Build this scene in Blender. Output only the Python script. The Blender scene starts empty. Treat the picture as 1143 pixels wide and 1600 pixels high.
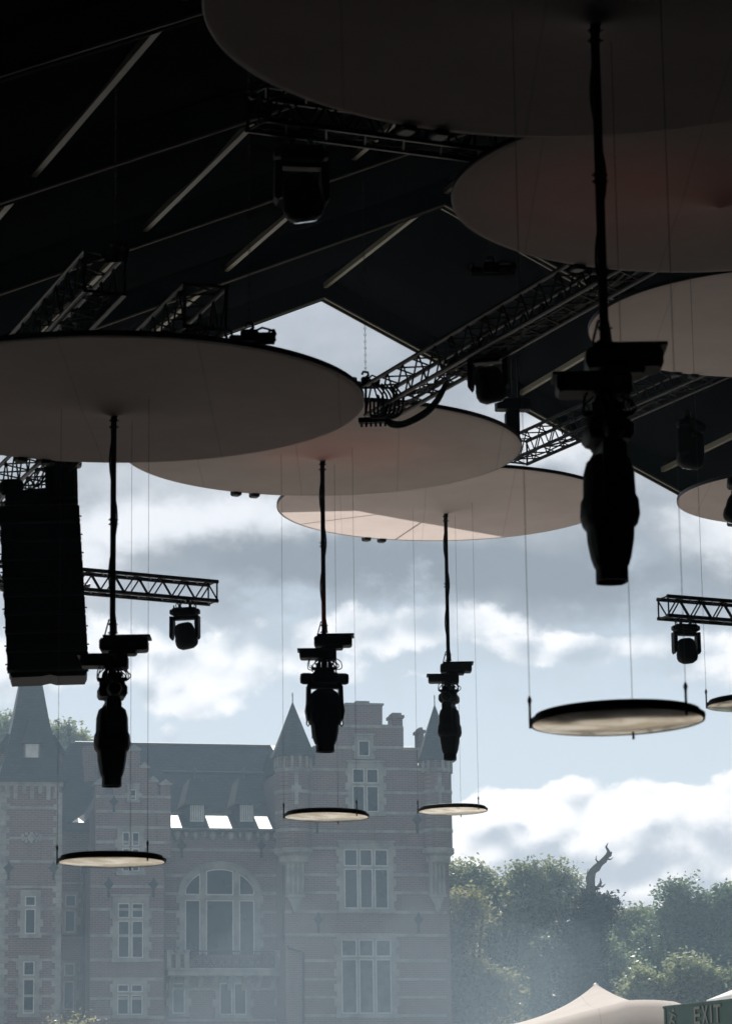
import bpy, math, random
import numpy as np
from mathutils import Vector, Matrix
R = math.radians
SC = bpy.context.scene
COL = SC.collection
random.seed(7)

# ------------------------------------------------------------------ camera
F = 4700.0                       # focal length in photo pixels (photo 1143 x 1600)
CX, CY = 571.5, 800.0
PITCH, ROLL = R(12.6), R(0.75)
EYE = Vector((0, 0, 1.7))
fw = Vector((0, math.cos(PITCH), math.sin(PITCH)))
r0 = Vector((1, 0, 0)); u0 = r0.cross(fw)
rt = math.cos(ROLL) * r0 - math.sin(ROLL) * u0
up = math.cos(ROLL) * u0 + math.sin(ROLL) * r0
cam_d = bpy.data.cameras.new('camera'); cam = bpy.data.objects.new('camera', cam_d); COL.objects.link(cam)
cam.matrix_world = Matrix(((rt.x, up.x, -fw.x, EYE.x), (rt.y, up.y, -fw.y, EYE.y), (rt.z, up.z, -fw.z, EYE.z), (0, 0, 0, 1)))
cam_d.sensor_fit = 'VERTICAL'; cam_d.sensor_height = 36.0; cam_d.lens = 36.0 * F / 1600.0
cam_d.clip_start = 0.1; cam_d.clip_end = 6000
cam_d.dof.use_dof = True; cam_d.dof.focus_distance = 95; cam_d.dof.aperture_fstop = 5.0
SC.camera = cam
SC.render.resolution_x = 731; SC.render.resolution_y = 1024

def at(px, py, Y):
    """world point on the sight line of photo pixel (px, py), Y metres ahead"""
    d = F * fw + (px - CX) * rt + (CY - py) * up
    return EYE + d * (Y / d.y)

def atz(px, py, z):
    """where that sight line crosses the level z"""
    d = F * fw + (px - CX) * rt + (CY - py) * up
    return EYE + d * ((z - EYE.z) / d.z)

# ------------------------------------------------------------------ world, sun, exposure
SUN_EL, SUN_AZ = R(46), R(-7.5)
vs = SC.view_settings
vs.view_transform = 'Standard'; vs.look = 'None'; vs.exposure = 0.5; vs.gamma = 1.0
SC.cycles.volume_bounces = 1
SC.cycles.max_bounces = 6; SC.cycles.diffuse_bounces = 4; SC.cycles.transparent_max_bounces = 8
world = bpy.data.worlds.new('World'); SC.world = world; world.use_nodes = True

def node_tools(nt):
    N = nt.nodes; L = nt.links
    def put(sock, v):
        if isinstance(v, bpy.types.NodeSocket): L.new(v, sock)
        elif isinstance(v, (tuple, list)) and len(v) == 3 and sock.type == 'RGBA': sock.default_value = (*v, 1)
        else: sock.default_value = v
    def m(op, a, b=None, c=None, clamp=False):
        n = N.new('ShaderNodeMath'); n.operation = op; n.use_clamp = clamp
        put(n.inputs[0], a)
        if b is not None: put(n.inputs[1], b)
        if c is not None: put(n.inputs[2], c)
        return n.outputs[0]
    def comb(x, y, z=0.0):
        n = N.new('ShaderNodeCombineXYZ'); put(n.inputs[0], x); put(n.inputs[1], y); put(n.inputs[2], z); return n.outputs[0]
    def noise(vec, scale, detail=5, rough=0.55, dist=0.0, out=0):
        n = N.new('ShaderNodeTexNoise'); put(n.inputs['Vector'], vec); n.inputs['Scale'].default_value = scale
        n.inputs['Detail'].default_value = detail; n.inputs['Roughness'].default_value = rough
        n.inputs['Distortion'].default_value = dist; return n.outputs[out]
    def sstep(v, a, b):
        n = N.new('ShaderNodeMapRange'); n.interpolation_type = 'SMOOTHSTEP'
        put(n.inputs[0], v); put(n.inputs[1], a); put(n.inputs[2], b); return n.outputs[0]
    def mix(f, a, b):
        n = N.new('ShaderNodeMix'); n.data_type = 'RGBA'
        put(n.inputs[0], f); put(n.inputs[6], a); put(n.inputs[7], b); return n.outputs[2]
    def blob(U, V, u, v, a, b):
        x = m('DIVIDE', m('SUBTRACT', U, u), a); y = m('DIVIDE', m('SUBTRACT', V, v), b)
        s = m('ADD', m('MULTIPLY', x, x), m('MULTIPLY', y, y))
        return m('EXPONENT', m('MULTIPLY', s, -1.0))
    return N, L, put, m, comb, noise, sstep, mix, blob

def build_world():
    nt = world.node_tree; nt.nodes.clear()
    N, L, put, m, comb, noise, sstep, mix, blob = node_tools(nt)
    tc = N.new('ShaderNodeTexCoord'); sep = N.new('ShaderNodeSeparateXYZ'); L.new(tc.outputs['Generated'], sep.inputs[0])
    x, y, z = sep.outputs
    yy = m('MAXIMUM', y, 0.25)
    U = m('MULTIPLY', m('DIVIDE', x, yy), 4.7); V = m('MULTIPLY', m('DIVIDE', z, yy), 4.7)
    P = comb(U, V, 0.3)
    S = lambda v, k: m('MULTIPLY', m('SUBTRACT', v, 0.5), k)
    add = lambda *a: a[0] if len(a) == 1 else m('ADD', a[0], add(*a[1:]))
    w1 = noise(P, 2.6, 6, 0.6); w2 = noise(comb(U, V, 7.7), 2.6, 6, 0.6)
    Uw = add(U, S(w1, 0.34)); Vw = add(V, S(w2, 0.20))
    n1 = noise(comb(U, m('MULTIPLY', V, 1.5), 0.3), 4.0, 7, 0.6); n2 = noise(comb(U, V, 3.1), 13, 6, 0.6); n4 = noise(comb(U, V, 5.9), 36, 4, 0.6)
    def puffs(du=0.0, dv=0.0):
        tot = None
        for sc, am in ((6.5, 1.0), (16.0, 0.45)):
            v = N.new('ShaderNodeTexVoronoi'); v.feature = 'SMOOTH_F1'; v.inputs['Scale'].default_value = sc; v.inputs['Smoothness'].default_value = 0.35
            L.new(comb(add(U, S(n2, 0.05), du), add(m('MULTIPLY', V, 1.25), S(n1, 0.08), dv), 0.3), v.inputs['Vector'])
            t = m('MULTIPLY', m('SUBTRACT', 0.42, v.outputs['Distance']), am); tot = t if tot is None else m('ADD', tot, t)
        return tot
    pf = puffs(); pf2 = puffs(-0.012, 0.035)
    relief = m('SUBTRACT', pf, pf2)                       # puffs are brighter on their upper, sunward side
    sky = N.new('ShaderNodeTexSky'); sky.sky_type = 'NISHITA'; sky.sun_disc = False
    sky.sun_elevation = SUN_EL; sky.sun_rotation = SUN_AZ; sky.air_density = 1.0; sky.dust_density = 1.2
    lowblue = mix(sstep(V, 0.62, 0.95), (6.1, 6.8, 7.5), (5.2, 5.85, 6.6))
    bw = mix(0.80, mix(0.0, sky.outputs[0], (0, 0, 0)), lowblue)
    veil = sstep(add(V, S(n1, 0.5)), 0.74, 1.00)
    veilc = mix(sstep(add(n1, S(n2, 0.25)), 0.36, 0.66), (3.4, 3.7, 4.15), (5.5, 5.7, 6.1))
    hi_ = sstep(V, 1.15, 1.4)
    veilc = mix(m('MULTIPLY', hi_, 0.6), veilc, (4.6, 5.0, 5.6))
    col = mix(m('MULTIPLY', veil, 0.95), bw, veilc)
    grey = add(blob(Uw, Vw, 0.28, 0.955, 0.52, 0.075), m('MULTIPLY', blob(Uw, Vw, -0.05, 0.985, 0.30, 0.05), 0.8))
    grey = m('MULTIPLY', grey, sstep(add(n1, S(n2, 0.3)), 0.25, 0.5))
    col = mix(m('MINIMUM', m('MULTIPLY', grey, 0.9), 0.92), col, (2.4, 2.7, 3.1))
    def cloud(blobs, lo, hi, k1, k2=0.0, kp=0.0):
        s = None
        for (u, v, a, b, g) in blobs:
            t = m('MULTIPLY', blob(Uw, Vw, u, v, a, b), g)
            s = t if s is None else m('MAXIMUM', s, t)
        s = add(s, S(n1, k1), S(n2, k2), m('MULTIPLY', pf, kp))
        return sstep(s, lo, hi)
    soft = cloud([(-0.30, 1.04, 0.30, 0.045, 1.0), (0.25, 1.15, 0.3, 0.06, 0.75), (0.58, 1.02, 0.16, 0.06, 0.9), (0.38, 1.17, 0.12, 0.05, 0.95), (-0.46, 1.0, 0.12, 0.05, .9)], 0.25, 1.05, 1.3, 0.5)
    col = mix(m('MULTIPLY', soft, 0.9), col, (9.0, 9.1, 9.5))
    white = cloud([(-0.50, 0.83, 0.30, 0.085, 1.0), (-0.28, 0.76, 0.15, 0.08, 0.95), (0.02, 0.865, 0.32, 0.05, 1.05), (-0.2, 0.82, 0.2, 0.07, 0.95),
                   (0.35, 0.84, 0.30, 0.040, 0.95), (-0.3, 0.69, 0.06, 0.03, 0.8), (0.66, 0.80, 0.3, 0.05, 1.0), (0.09, 0.775, 0.05, 0.010, 0.75), (-0.05, 0.73, 0.035, 0.02, 0.7)], 0.38, 0.74, 1.2, 0.8, 0.25)
    wcol = mix(sstep(add(m('MULTIPLY', relief, 1.6), S(n1, 1.6), S(n2, 0.9), S(n4, 0.3)), -0.65, 0.45), (5.0, 5.6, 6.3), (10.4, 10.3, 10.5))
    col = mix(white, col, wcol)
    top = add(0.615, m('MULTIPLY', pf, 0.085), S(noise(comb(U, 0.0, 2.0), 3.0, 3, 0.5), 0.07), S(n4, 0.02), S(n2, 0.025))
    cum = sstep(m('SUBTRACT', top, V), -0.004, 0.007)
    cum = m('MULTIPLY', cum, sstep(U, -0.35, 0.0))
    shade = add(m('MULTIPLY', m('SUBTRACT', V, 0.475), 3.6), m('MULTIPLY', relief, 2.4), S(n1, 1.9), S(n2, 1.3), S(n4, 0.6))
    ccol = mix(sstep(shade, -0.65, 0.6), (5.2, 5.7, 6.4), (10.6, 10.45, 10.5))
    col = mix(cum, col, ccol)
    rest = sstep(y, 0.15, 0.45); hi = sstep(z, 0.42, 0.75)
    rest = m('MULTIPLY', rest, m('SUBTRACT', 1.0, hi))
    n3 = noise(tc.outputs['Generated'], 2.2, 5, 0.6)
    oc = mix(sstep(n3, 0.35, 0.65), sky.outputs[0], (4.2, 4.4, 4.7))
    col = mix(rest, oc, col)
    bg = N.new('ShaderNodeBackground'); L.new(col, bg.inputs[0]); bg.inputs[1].default_value = 0.085
    o = N.new('ShaderNodeOutputWorld'); L.new(bg.outputs[0], o.inputs[0])
build_world()

sd = bpy.data.lights.new('sun', 'SUN'); sd.energy = 5.0; sd.angle = R(0.53); sd.color = (1.0, 0.95, 0.88)
sun = bpy.data.objects.new('sun', sd); COL.objects.link(sun)
to_sun = Vector((math.sin(SUN_AZ) * math.cos(SUN_EL), math.cos(SUN_AZ) * math.cos(SUN_EL), math.sin(SUN_EL)))
sun.rotation_euler = to_sun.to_track_quat('Z', 'Y').to_euler(); sun.location = (0, 0, 60)

# ------------------------------------------------------------------ materials
def mat(name, col, rough=0.7, metal=0.0, var=0.0, vscale=3.0, bump=0.0, bscale=20.0, spec=0.4, col2=None):
    mt = bpy.data.materials.new(name); mt.use_nodes = True; nt = mt.node_tree
    b = nt.nodes['Principled BSDF']; b.inputs['Roughness'].default_value = rough; b.inputs['Metallic'].default_value = metal
    b.inputs['Specular IOR Level'].default_value = spec; b.inputs['Base Color'].default_value = (*col, 1)
    tc = nt.nodes.new('ShaderNodeTexCoord')
    if var > 0 or col2:
        n = nt.nodes.new('ShaderNodeTexNoise'); n.inputs['Scale'].default_value = vscale; n.inputs['Detail'].default_value = 6; n.inputs['Roughness'].default_value = 0.62
        nt.links.new(tc.outputs['Object'], n.inputs['Vector'])
        r = nt.nodes.new('ShaderNodeValToRGB'); r.color_ramp.elements[0].position = 0.35; r.color_ramp.elements[1].position = 0.68
        c2 = col2 if col2 else tuple(min(1, c * (1 + var)) for c in col)
        c1 = col if col2 else tuple(c * (1 - var) for c in col)
        r.color_ramp.elements[0].color = (*c1, 1); r.color_ramp.elements[1].color = (*c2, 1)
        nt.links.new(n.outputs[0], r.inputs[0]); nt.links.new(r.outputs[0], b.inputs['Base Color'])
    if bump > 0:
        n = nt.nodes.new('ShaderNodeTexNoise'); n.inputs['Scale'].default_value = bscale; n.inputs['Detail'].default_value = 4
        nt.links.new(tc.outputs['Object'], n.inputs['Vector'])
        bp = nt.nodes.new('ShaderNodeBump'); bp.inputs['Strength'].default_value = bump; nt.links.new(n.outputs[0], bp.inputs['Height'])
        nt.links.new(bp.outputs[0], b.inputs['Normal'])
    return mt

def cloth(name, col, trans, seams=0.0):
    """thin fabric that lets light through"""
    mt = bpy.data.materials.new(name); mt.use_nodes = True; nt = mt.node_tree; nt.nodes.clear()
    N, L, put, m, comb, noise, sstep, mix, blob = node_tools(nt)
    tc = N.new('ShaderNodeTexCoord')
    n = noise(tc.outputs['Object'], 1.1, 5, 0.6)
    c = mix(sstep(n, 0.3, 0.7), tuple(v * 0.95 for v in col), tuple(min(1, v * 1.03) for v in col))
    sp_ = N.new('ShaderNodeSeparateXYZ'); L.new(tc.outputs['Object'], sp_.inputs[0])
    fr = m('PINGPONG', m('ADD', sp_.outputs[0], 0.37), 0.75); c = mix(m('MULTIPLY', m('LESS_THAN', fr, 0.012), 0.22), c, tuple(v * 0.5 for v in col))
    d = N.new('ShaderNodeBsdfDiffuse'); t = N.new('ShaderNodeBsdfTranslucent'); L.new(c, d.inputs[0]); L.new(c, t.inputs[0])
    mx = N.new('ShaderNodeMixShader'); mx.inputs[0].default_value = trans; L.new(d.outputs[0], mx.inputs[1]); L.new(t.outputs[0], mx.inputs[2])
    o = N.new('ShaderNodeOutputMaterial'); L.new(mx.outputs[0], o.inputs[0]); return mt

def brick_mat():
    mt = bpy.data.materials.new('castle_brick'); mt.use_nodes = True; nt = mt.node_tree
    N, L, put, m, comb, noise, sstep, mix, blob = node_tools(nt)
    b = N['Principled BSDF']; b.inputs['Roughness'].default_value = 0.85; b.inputs['Specular IOR Level'].default_value = 0.2
    tc = N.new('ShaderNodeTexCoord'); sep = N.new('ShaderNodeSeparateXYZ'); L.new(tc.outputs['Object'], sep.inputs[0])
    v = comb(m('ADD', sep.outputs[0], sep.outputs[1]), sep.outputs[2])
    br = N.new('ShaderNodeTexBrick'); L.new(v, br.inputs['Vector'])
    br.inputs['Scale'].default_value = 1.0; br.inputs['Brick Width'].default_value = 0.34; br.inputs['Row Height'].default_value = 0.115
    br.inputs['Mortar Size'].default_value = 0.020; br.inputs['Mortar Smooth'].default_value = 0.3; br.inputs['Bias'].default_value = 0.0
    br.inputs['Color1'].default_value = (0.18, 0.105, 0.10, 1); br.inputs['Color2'].default_value = (0.12, 0.075, 0.072, 1); br.inputs['Mortar'].default_value = (0.21, 0.19, 0.18, 1)
    n = noise(tc.outputs['Object'], 0.5, 7, 0.65)
    n5 = noise(comb(m('MULTIPLY', sep.outputs[0], 3.0), m('MULTIPLY', sep.outputs[1], 3.0), m('MULTIPLY', sep.outputs[2], 0.5)), 1.0, 5, 0.6)
    c = mix(m('MULTIPLY', sstep(n, 0.45, 0.72), 0.55), br.outputs[0], (0.17, 0.14, 0.125))
    c = mix(m('MULTIPLY', sstep(n5, 0.52, 0.8), 0.6), c, (0.07, 0.055, 0.05))
    L.new(c, b.inputs['Base Color'])
    bp = N.new('ShaderNodeBump'); bp.inputs['Strength'].default_value = 0.5; bp.inputs['Distance'].default_value = 0.02
    L.new(br.outputs[0], bp.inputs['Height']); L.new(bp.outputs[0], b.inputs['Normal'])
    return mt

def slate_mat(name, rough=0.42):
    mt = bpy.data.materials.new(name); mt.use_nodes = True; nt = mt.node_tree
    N, L, put, m, comb, noise, sstep, mix, blob = node_tools(nt)
    b = N['Principled BSDF']; b.inputs['Roughness'].default_value = rough; b.inputs['Specular IOR Level'].default_value = 0.3 if rough < 0.5 else 0.2
    tc = N.new('ShaderNodeTexCoord'); sep = N.new('ShaderNodeSeparateXYZ'); L.new(tc.outputs['Object'], sep.inputs[0])
    v = comb(m('ADD', sep.outputs[0], m('MULTIPLY', sep.outputs[1], 0.3)), sep.outputs[2])
    br = N.new('ShaderNodeTexBrick'); L.new(v, br.inputs['Vector'])
    br.inputs['Scale'].default_value = 1.0; br.inputs['Brick Width'].default_value = 0.32; br.inputs['Row Height'].default_value = 0.16
    br.inputs['Mortar Size'].default_value = 0.018; br.inputs['Mortar Smooth'].default_value = 0.4
    br.inputs['Color1'].default_value = (0.045, 0.052, 0.06, 1); br.inputs['Color2'].default_value = (0.028, 0.033, 0.04, 1); br.inputs['Mortar'].default_value = (0.02, 0.022, 0.025, 1)
    n = noise(tc.outputs['Object'], 0.7, 6, 0.65)
    c = mix(m('MULTIPLY', sstep(n, 0.45, 0.75), 0.6), br.outputs[0], (0.06, 0.065, 0.058))
    L.new(c, b.inputs['Base Color'])
    bp = N.new('ShaderNodeBump'); bp.inputs['Strength'].default_value = 0.6; bp.inputs['Distance'].default_value = 0.02
    L.new(br.outputs[0], bp.inputs['Height']); L.new(bp.outputs[0], b.inputs['Normal'])
    return mt

def leaf_mat(name, c1, c2, trans=0.35):
    mt = bpy.data.materials.new(name); mt.use_nodes = True; nt = mt.node_tree; nt.nodes.clear()
    N, L, put, m, comb, noise, sstep, mix, blob = node_tools(nt)
    tc = N.new('ShaderNodeTexCoord'); n = noise(tc.outputs['Object'], 0.35, 5, 0.7); n2 = noise(tc.outputs['Object'], 3.5, 2, 0.5)
    c = mix(sstep(m('ADD', m('MULTIPLY', n, 0.6), m('MULTIPLY', n2, 0.4)), 0.38, 0.62), c1, c2)
    d = N.new('ShaderNodeBsdfDiffuse'); t = N.new('ShaderNodeBsdfTranslucent'); g = N.new('ShaderNodeBsdfGlossy'); g.inputs['Roughness'].default_value = 0.4
    g.inputs[0].default_value = (0.8, 0.8, 0.8, 1)
    L.new(c, d.inputs[0]); L.new(c, t.inputs[0])
    mx = N.new('ShaderNodeMixShader'); mx.inputs[0].default_value = trans; L.new(d.outputs[0], mx.inputs[1]); L.new(t.outputs[0], mx.inputs[2])
    m2 = N.new('ShaderNodeMixShader'); m2.inputs[0].default_value = 0.06; L.new(mx.outputs[0], m2.inputs[1]); L.new(g.outputs[0], m2.inputs[2])
    o = N.new('ShaderNodeOutputMaterial'); L.new(m2.outputs[0], o.inputs[0]); return mt

M = dict(
    black=mat('black_housing', (0.008, 0.008, 0.009), 0.6, 0, 0.3, 9, 0.1, 60, spec=0.12),
    blacksteel=mat('black_steel', (0.012, 0.012, 0.013), 0.5, 0.0, 0.3, 12, spec=0.2),
    alu=mat('black_painted_truss', (0.012, 0.012, 0.012), 0.4, 0.0, 0.25, 6, spec=0.14),
    rope=mat('black_rubber_cable', (0.008, 0.008, 0.008), 0.6, spec=0.15),
    wire=mat('steel_wire', (0.14, 0.14, 0.14), 0.5, 0.6),
    glass=mat('fixture_glass', (0.02, 0.02, 0.025), 0.1, spec=0.8),
    fabric=cloth('stretched_pale_fabric', (0.92, 0.80, 0.76), 0.36),
    mirror=None,
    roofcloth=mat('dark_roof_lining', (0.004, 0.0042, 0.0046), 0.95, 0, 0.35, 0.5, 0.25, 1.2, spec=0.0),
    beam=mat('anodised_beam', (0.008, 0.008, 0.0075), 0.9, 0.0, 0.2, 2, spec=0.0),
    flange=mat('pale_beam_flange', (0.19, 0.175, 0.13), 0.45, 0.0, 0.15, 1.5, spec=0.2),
    brick=brick_mat(),
    stone=mat('weathered_limestone', (0.16, 0.16, 0.15), 0.85, 0, 0, 1.3, 0.3, 9, col2=(0.33, 0.32, 0.30)),
    slate=slate_mat('slate', 0.5), slateg=slate_mat('glossy_slate', 0.49),
    white=mat('white_painted_wood', (0.45, 0.46, 0.44), 0.5, 0, 0.15, 3),
    pane=mat('window_glass', (0.010, 0.014, 0.017), 0.08, 0, 0.7, 0.8, 0.10, 1.6, spec=0.32),
    curtain=mat('curtained_glass', (0.075, 0.085, 0.085), 0.3, 0, 0.45, 2.5, spec=0.3),
    iron=mat('wrought_iron', (0.02, 0.02, 0.02), 0.5, 0.3),
    lead=mat('lead_flashing', (0.10, 0.11, 0.12), 0.6, 0.0, 0.2, 2),
    bark=mat('bark', (0.055, 0.045, 0.035), 0.95, 0, 0.4, 3, 0.6, 8),
    dead=mat('dead_bark', (0.10, 0.085, 0.07), 0.95, 0, 0.4, 3, 0.6, 8),
    tent=cloth('beige_stretch_tent', (0.88, 0.82, 0.77), 0.45),
    white_tent=cloth('white_tent_cloth', (0.85, 0.85, 0.83), 0.4),
    green=mat('hazed_green_paint', (0.06, 0.13, 0.115), 0.5, 0, 0.2, 1.5),  # lightened: haze over the board is put into its colour
    sign=mat('hazed_letters', (0.24, 0.26, 0.24), 0.5, 0, 0.1, 5),  # greyed: haze over the white lettering is put into its colour
    ground=mat('grass_ground', (0.045, 0.07, 0.025), 0.95, 0, 0, 0.4, col2=(0.09, 0.10, 0.05)),
    matting=mat('dark_matting', (0.012, 0.012, 0.011), 0.9, 0, 0.25, 4, 0.3, 15, spec=0.1),
    pale=mat('pale_bounce_ground', (0.36, 0.34, 0.31), 0.9, 0, 0, 0.12, 0.3, 15, col2=(0.48, 0.455, 0.42)),
)
def mirror_mat():
    mt = bpy.data.materials.new('painted_reflection_film'); mt.use_nodes = True; nt = mt.node_tree; nt.nodes.clear()
    N, L, put, m, comb, noise, sstep, mix, blob = node_tools(nt)
    tc = N.new('ShaderNodeTexCoord'); n = noise(tc.outputs['Object'], 2.2, 5, 0.6, 0.6)
    c = mix(sstep(n, 0.42, 0.62), (0.66, 0.60, 0.50), (1.0, 0.96, 0.88))  # tan patches paint mottled reflections into the mirror colour
    t = N.new('ShaderNodeBsdfTranslucent'); d = N.new('ShaderNodeBsdfDiffuse'); g = N.new('ShaderNodeBsdfGlossy'); g.inputs['Roughness'].default_value = 0.10
    for k in (t, d): L.new(c, k.inputs[0])
    L.new(c, g.inputs[0])
    a = N.new('ShaderNodeMixShader'); a.inputs[0].default_value = 0.65; L.new(d.outputs[0], a.inputs[1]); L.new(t.outputs[0], a.inputs[2])
    b = N.new('ShaderNodeMixShader'); b.inputs[0].default_value = 0.8; L.new(a.outputs[0], b.inputs[1]); L.new(g.outputs[0], b.inputs[2])
    o = N.new('ShaderNodeOutputMaterial'); L.new(b.outputs[0], o.inputs[0]); return mt
M['mirror'] = mirror_mat()

# ------------------------------------------------------------------ mesh tools
class MB:
    def __init__(s): s.v = []; s.f = []; s.sm = []
    def add(s, vs, fs, smooth=False):
        k = len(s.v); s.v += [tuple(p) for p in vs]; s.f += [tuple(i + k for i in f) for f in fs]; s.sm += [smooth] * len(fs); return s
    def box(s, x0, x1, y0, y1, z0, z1, T=None):
        vs = [Vector((x, y, z)) for z in (z0, z1) for y in (y0, y1) for x in (x0, x1)]
        if T is not None: vs = [T @ p for p in vs]
        return s.add(vs, [(0, 2, 3, 1), (4, 5, 7, 6), (0, 1, 5, 4), (2, 6, 7, 3), (0, 4, 6, 2), (1, 3, 7, 5)])
    def bev(s, x0, x1, y0, y1, z0, z1, b, T=None):
        """box with chamfered vertical and horizontal edges"""
        ring = lambda e: [(x0 + b + e, y0 + e), (x1 - b - e, y0 + e), (x1 - e, y0 + b + e), (x1 - e, y1 - b - e), (x1 - b - e, y1 - e), (x0 + b + e, y1 - e), (x0 + e, y1 - b - e), (x0 + e, y0 + b + e)]
        vs = []
        for z, e in ((z0, b * 0.6), (z0 + b, 0), (z1 - b, 0), (z1, b * 0.6)): vs += [Vector((x, y, z)) for x, y in ring(e)]
        if T is not None: vs = [T @ p for p in vs]
        fs = [tuple(range(7, -1, -1)), tuple(range(24, 32))]
        for k in range(3):
            for i in range(8): j = (i + 1) % 8; fs.append((k * 8 + i, k * 8 + j, k * 8 + 8 + j, k * 8 + 8 + i))
        return s.add(vs, fs)
    def tube(s, pts, r, n=6, cap=True):
        pts = [Vector(p) for p in pts]; rs = r if isinstance(r, (list, tuple)) else [r] * len(pts)
        vs = []; fs = []; prev = None
        for i, p in enumerate(pts):
            t = (pts[min(i + 1, len(pts) - 1)] - pts[max(i - 1, 0)]).normalized()
            if prev is None:
                a = t.cross(Vector((0, 0, 1)))
                if a.length < 0.05: a = t.cross(Vector((0, 1, 0)))
            else: a = prev - t * prev.dot(t)
            a.normalize(); prev = a; b = t.cross(a)
            for k in range(n):
                q = 2 * math.pi * (k + 0.5) / n; vs.append(p + (a * math.cos(q) + b * math.sin(q)) * rs[i])
        for i in range(len(pts) - 1):
            for k in range(n): j = (k + 1) % n; fs.append((i * n + k, i * n + j, (i + 1) * n + j, (i + 1) * n + k))
        if cap: fs.append(tuple(range(n - 1, -1, -1))); fs.append(tuple(range((len(pts) - 1) * n, len(pts) * n)))
        return s.add(vs, fs, n > 6)
    def lathe(s, prof, n=32, T=None, ox=0, oy=0, sq=0.0, cap=True):
        """prof: (r, z) list; sq > 0 squares the section off"""
        vs = []; fs = []
        for r, z in prof:
            for k in range(n):
                a = 2 * math.pi * (k + 0.5) / n; c, q = math.cos(a), math.sin(a)
                g = r / (max(abs(c), abs(q)) ** sq if sq else 1)
                vs.append(Vector((ox + g * c, oy + g * q, z)))
        if T is not None: vs = [T @ p for p in vs]
        for i in range(len(prof) - 1):
            for k in range(n): j = (k + 1) % n; fs.append((i * n + k, i * n + j, (i + 1) * n + j, (i + 1) * n + k))
        if cap and prof[0][0] > 1e-6: fs.append(tuple(range(n - 1, -1, -1)))
        if cap and prof[-1][0] > 1e-6: fs.append(tuple(range((len(prof) - 1) * n, len(prof) * n)))
        return s.add(vs, fs, True)
    def prism(s, poly, y0, y1, T=None):
        """polygon in x-z, pushed from y0 to y1"""
        n = len(poly); vs = [Vector((x, y0, z)) for x, z in poly] + [Vector((x, y1, z)) for x, z in poly]
        if T is not None: vs = [T @ p for p in vs]
        return s.add(vs, [tuple(range(n)), tuple(range(2 * n - 1, n - 1, -1))] + [(i, i + n, (i + 1) % n + n, (i + 1) % n) for i in range(n)])
    def build(s, name, m, parent=None):
        me = bpy.data.meshes.new(name); me.from_pydata(s.v, [], s.f); me.materials.append(M[m] if isinstance(m, str) else m)
        me.polygons.foreach_set('use_smooth', s.sm); me.update()
        if any(s.sm) and hasattr(me, 'set_sharp_from_angle'): me.set_sharp_from_angle(angle=R(40))
        o = bpy.data.objects.new(name, me); COL.objects.link(o)
        if parent is not None: o.parent = parent
        return o

def tag(o, label=None, cat=None, group=None, kind=None):
    if label: o['label'] = label
    if cat: o['category'] = cat
    if group: o['group'] = group
    if kind: o['kind'] = kind
    return o
def empty(name, loc=(0, 0, 0), rz=0.0, label=None, cat=None, group=None):
    o = bpy.data.objects.new(name, None); COL.objects.link(o); o.location = loc; o.rotation_euler = (0, 0, rz)
    return tag(o, label, cat, group)
def kids(o): return [c for c in COL.objects if c.parent == o]
def copy_tree(o, parent=None):
    c = o.copy(); COL.objects.link(c); c.parent = parent
    for ch in kids(o): copy_tree(ch, c)
    return c
def Rz(a): return Matrix.Rotation(a, 4, 'Z')
def Tr(x, y, z): return Matrix.Translation((x, y, z))

# ------------------------------------------------------------------ ground
g = MB()
g.add([(-3000, -600, 0), (3000, -600, 0), (3000, 5000, 0), (-3000, 5000, 0)], [(0, 1, 2, 3)])
tag(g.build('ground', 'ground'), kind='structure')
g = MB(); g.add([(-70, 52, .008), (1.2, 52, .008), (1.2, 34, .008), (4.2, 34, .008), (7.5, 46, .008), (8, 58, .008), (12, 110, .008), (14, 145, .008), (-70, 126, .008)], [(0, 1, 2, 3, 4, 5, 6, 7, 8)])  # unseen pale ground, shaped to bounce sunlight onto discs and into mirrors
tag(g.build('bounce_court', 'pale'), kind='structure')
g = MB(); g.add([(-60, -30, .004), (60, -30, .004), (60, 120, .004), (-60, 120, .004)], [(0, 1, 2, 3)])
tag(g.build('matting_floor', 'matting'), kind='structure')  # unseen tent floor as near-black matting, keeps bounce off the near discs

# ------------------------------------------------------------------ marquee roof
AX = R(21.5)                                     # ridge runs this far left of straight ahead
ax = Vector((math.sin(AX), -math.cos(AX), 0))    # towards the camera end
cr = Vector((math.cos(AX), math.sin(AX), 0))     # across, to the right
apex = at(501, 436, 58.0)
APZ = apex.z; SL = 0.45; SR = 0.437; HWL, HWR = 27.0, 22.0; BAY = 6.2; NB = 11
marquee = empty('event_marquee', (0, 0, 0), 0, 'huge dark frame marquee roof open at its far gable, seen from below', 'marquee')
def rp(s, t, dz=0.0):
    p = apex + ax * s + cr * t; p.z = APZ - (SR * t if t > 0 else -SL * t) + dz; return p
def beam(mb, a, b, w, h):
    a, b = Vector(a), Vector(b); d = (b - a).normalized(); sd_ = d.cross(Vector((0, 0, 1))).normalized(); u_ = sd_.cross(d)
    vs = [p + sd_ * x + u_ * z for p in (a, b) for x, z in ((-w / 2, -h), (w / 2, -h), (w / 2, 0), (-w / 2, 0))]
    mb.add(vs, [(0, 1, 2, 3), (7, 6, 5, 4), (0, 4, 5, 1), (1, 5, 6, 2), (2, 6, 7, 3), (3, 7, 4, 0)])
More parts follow.
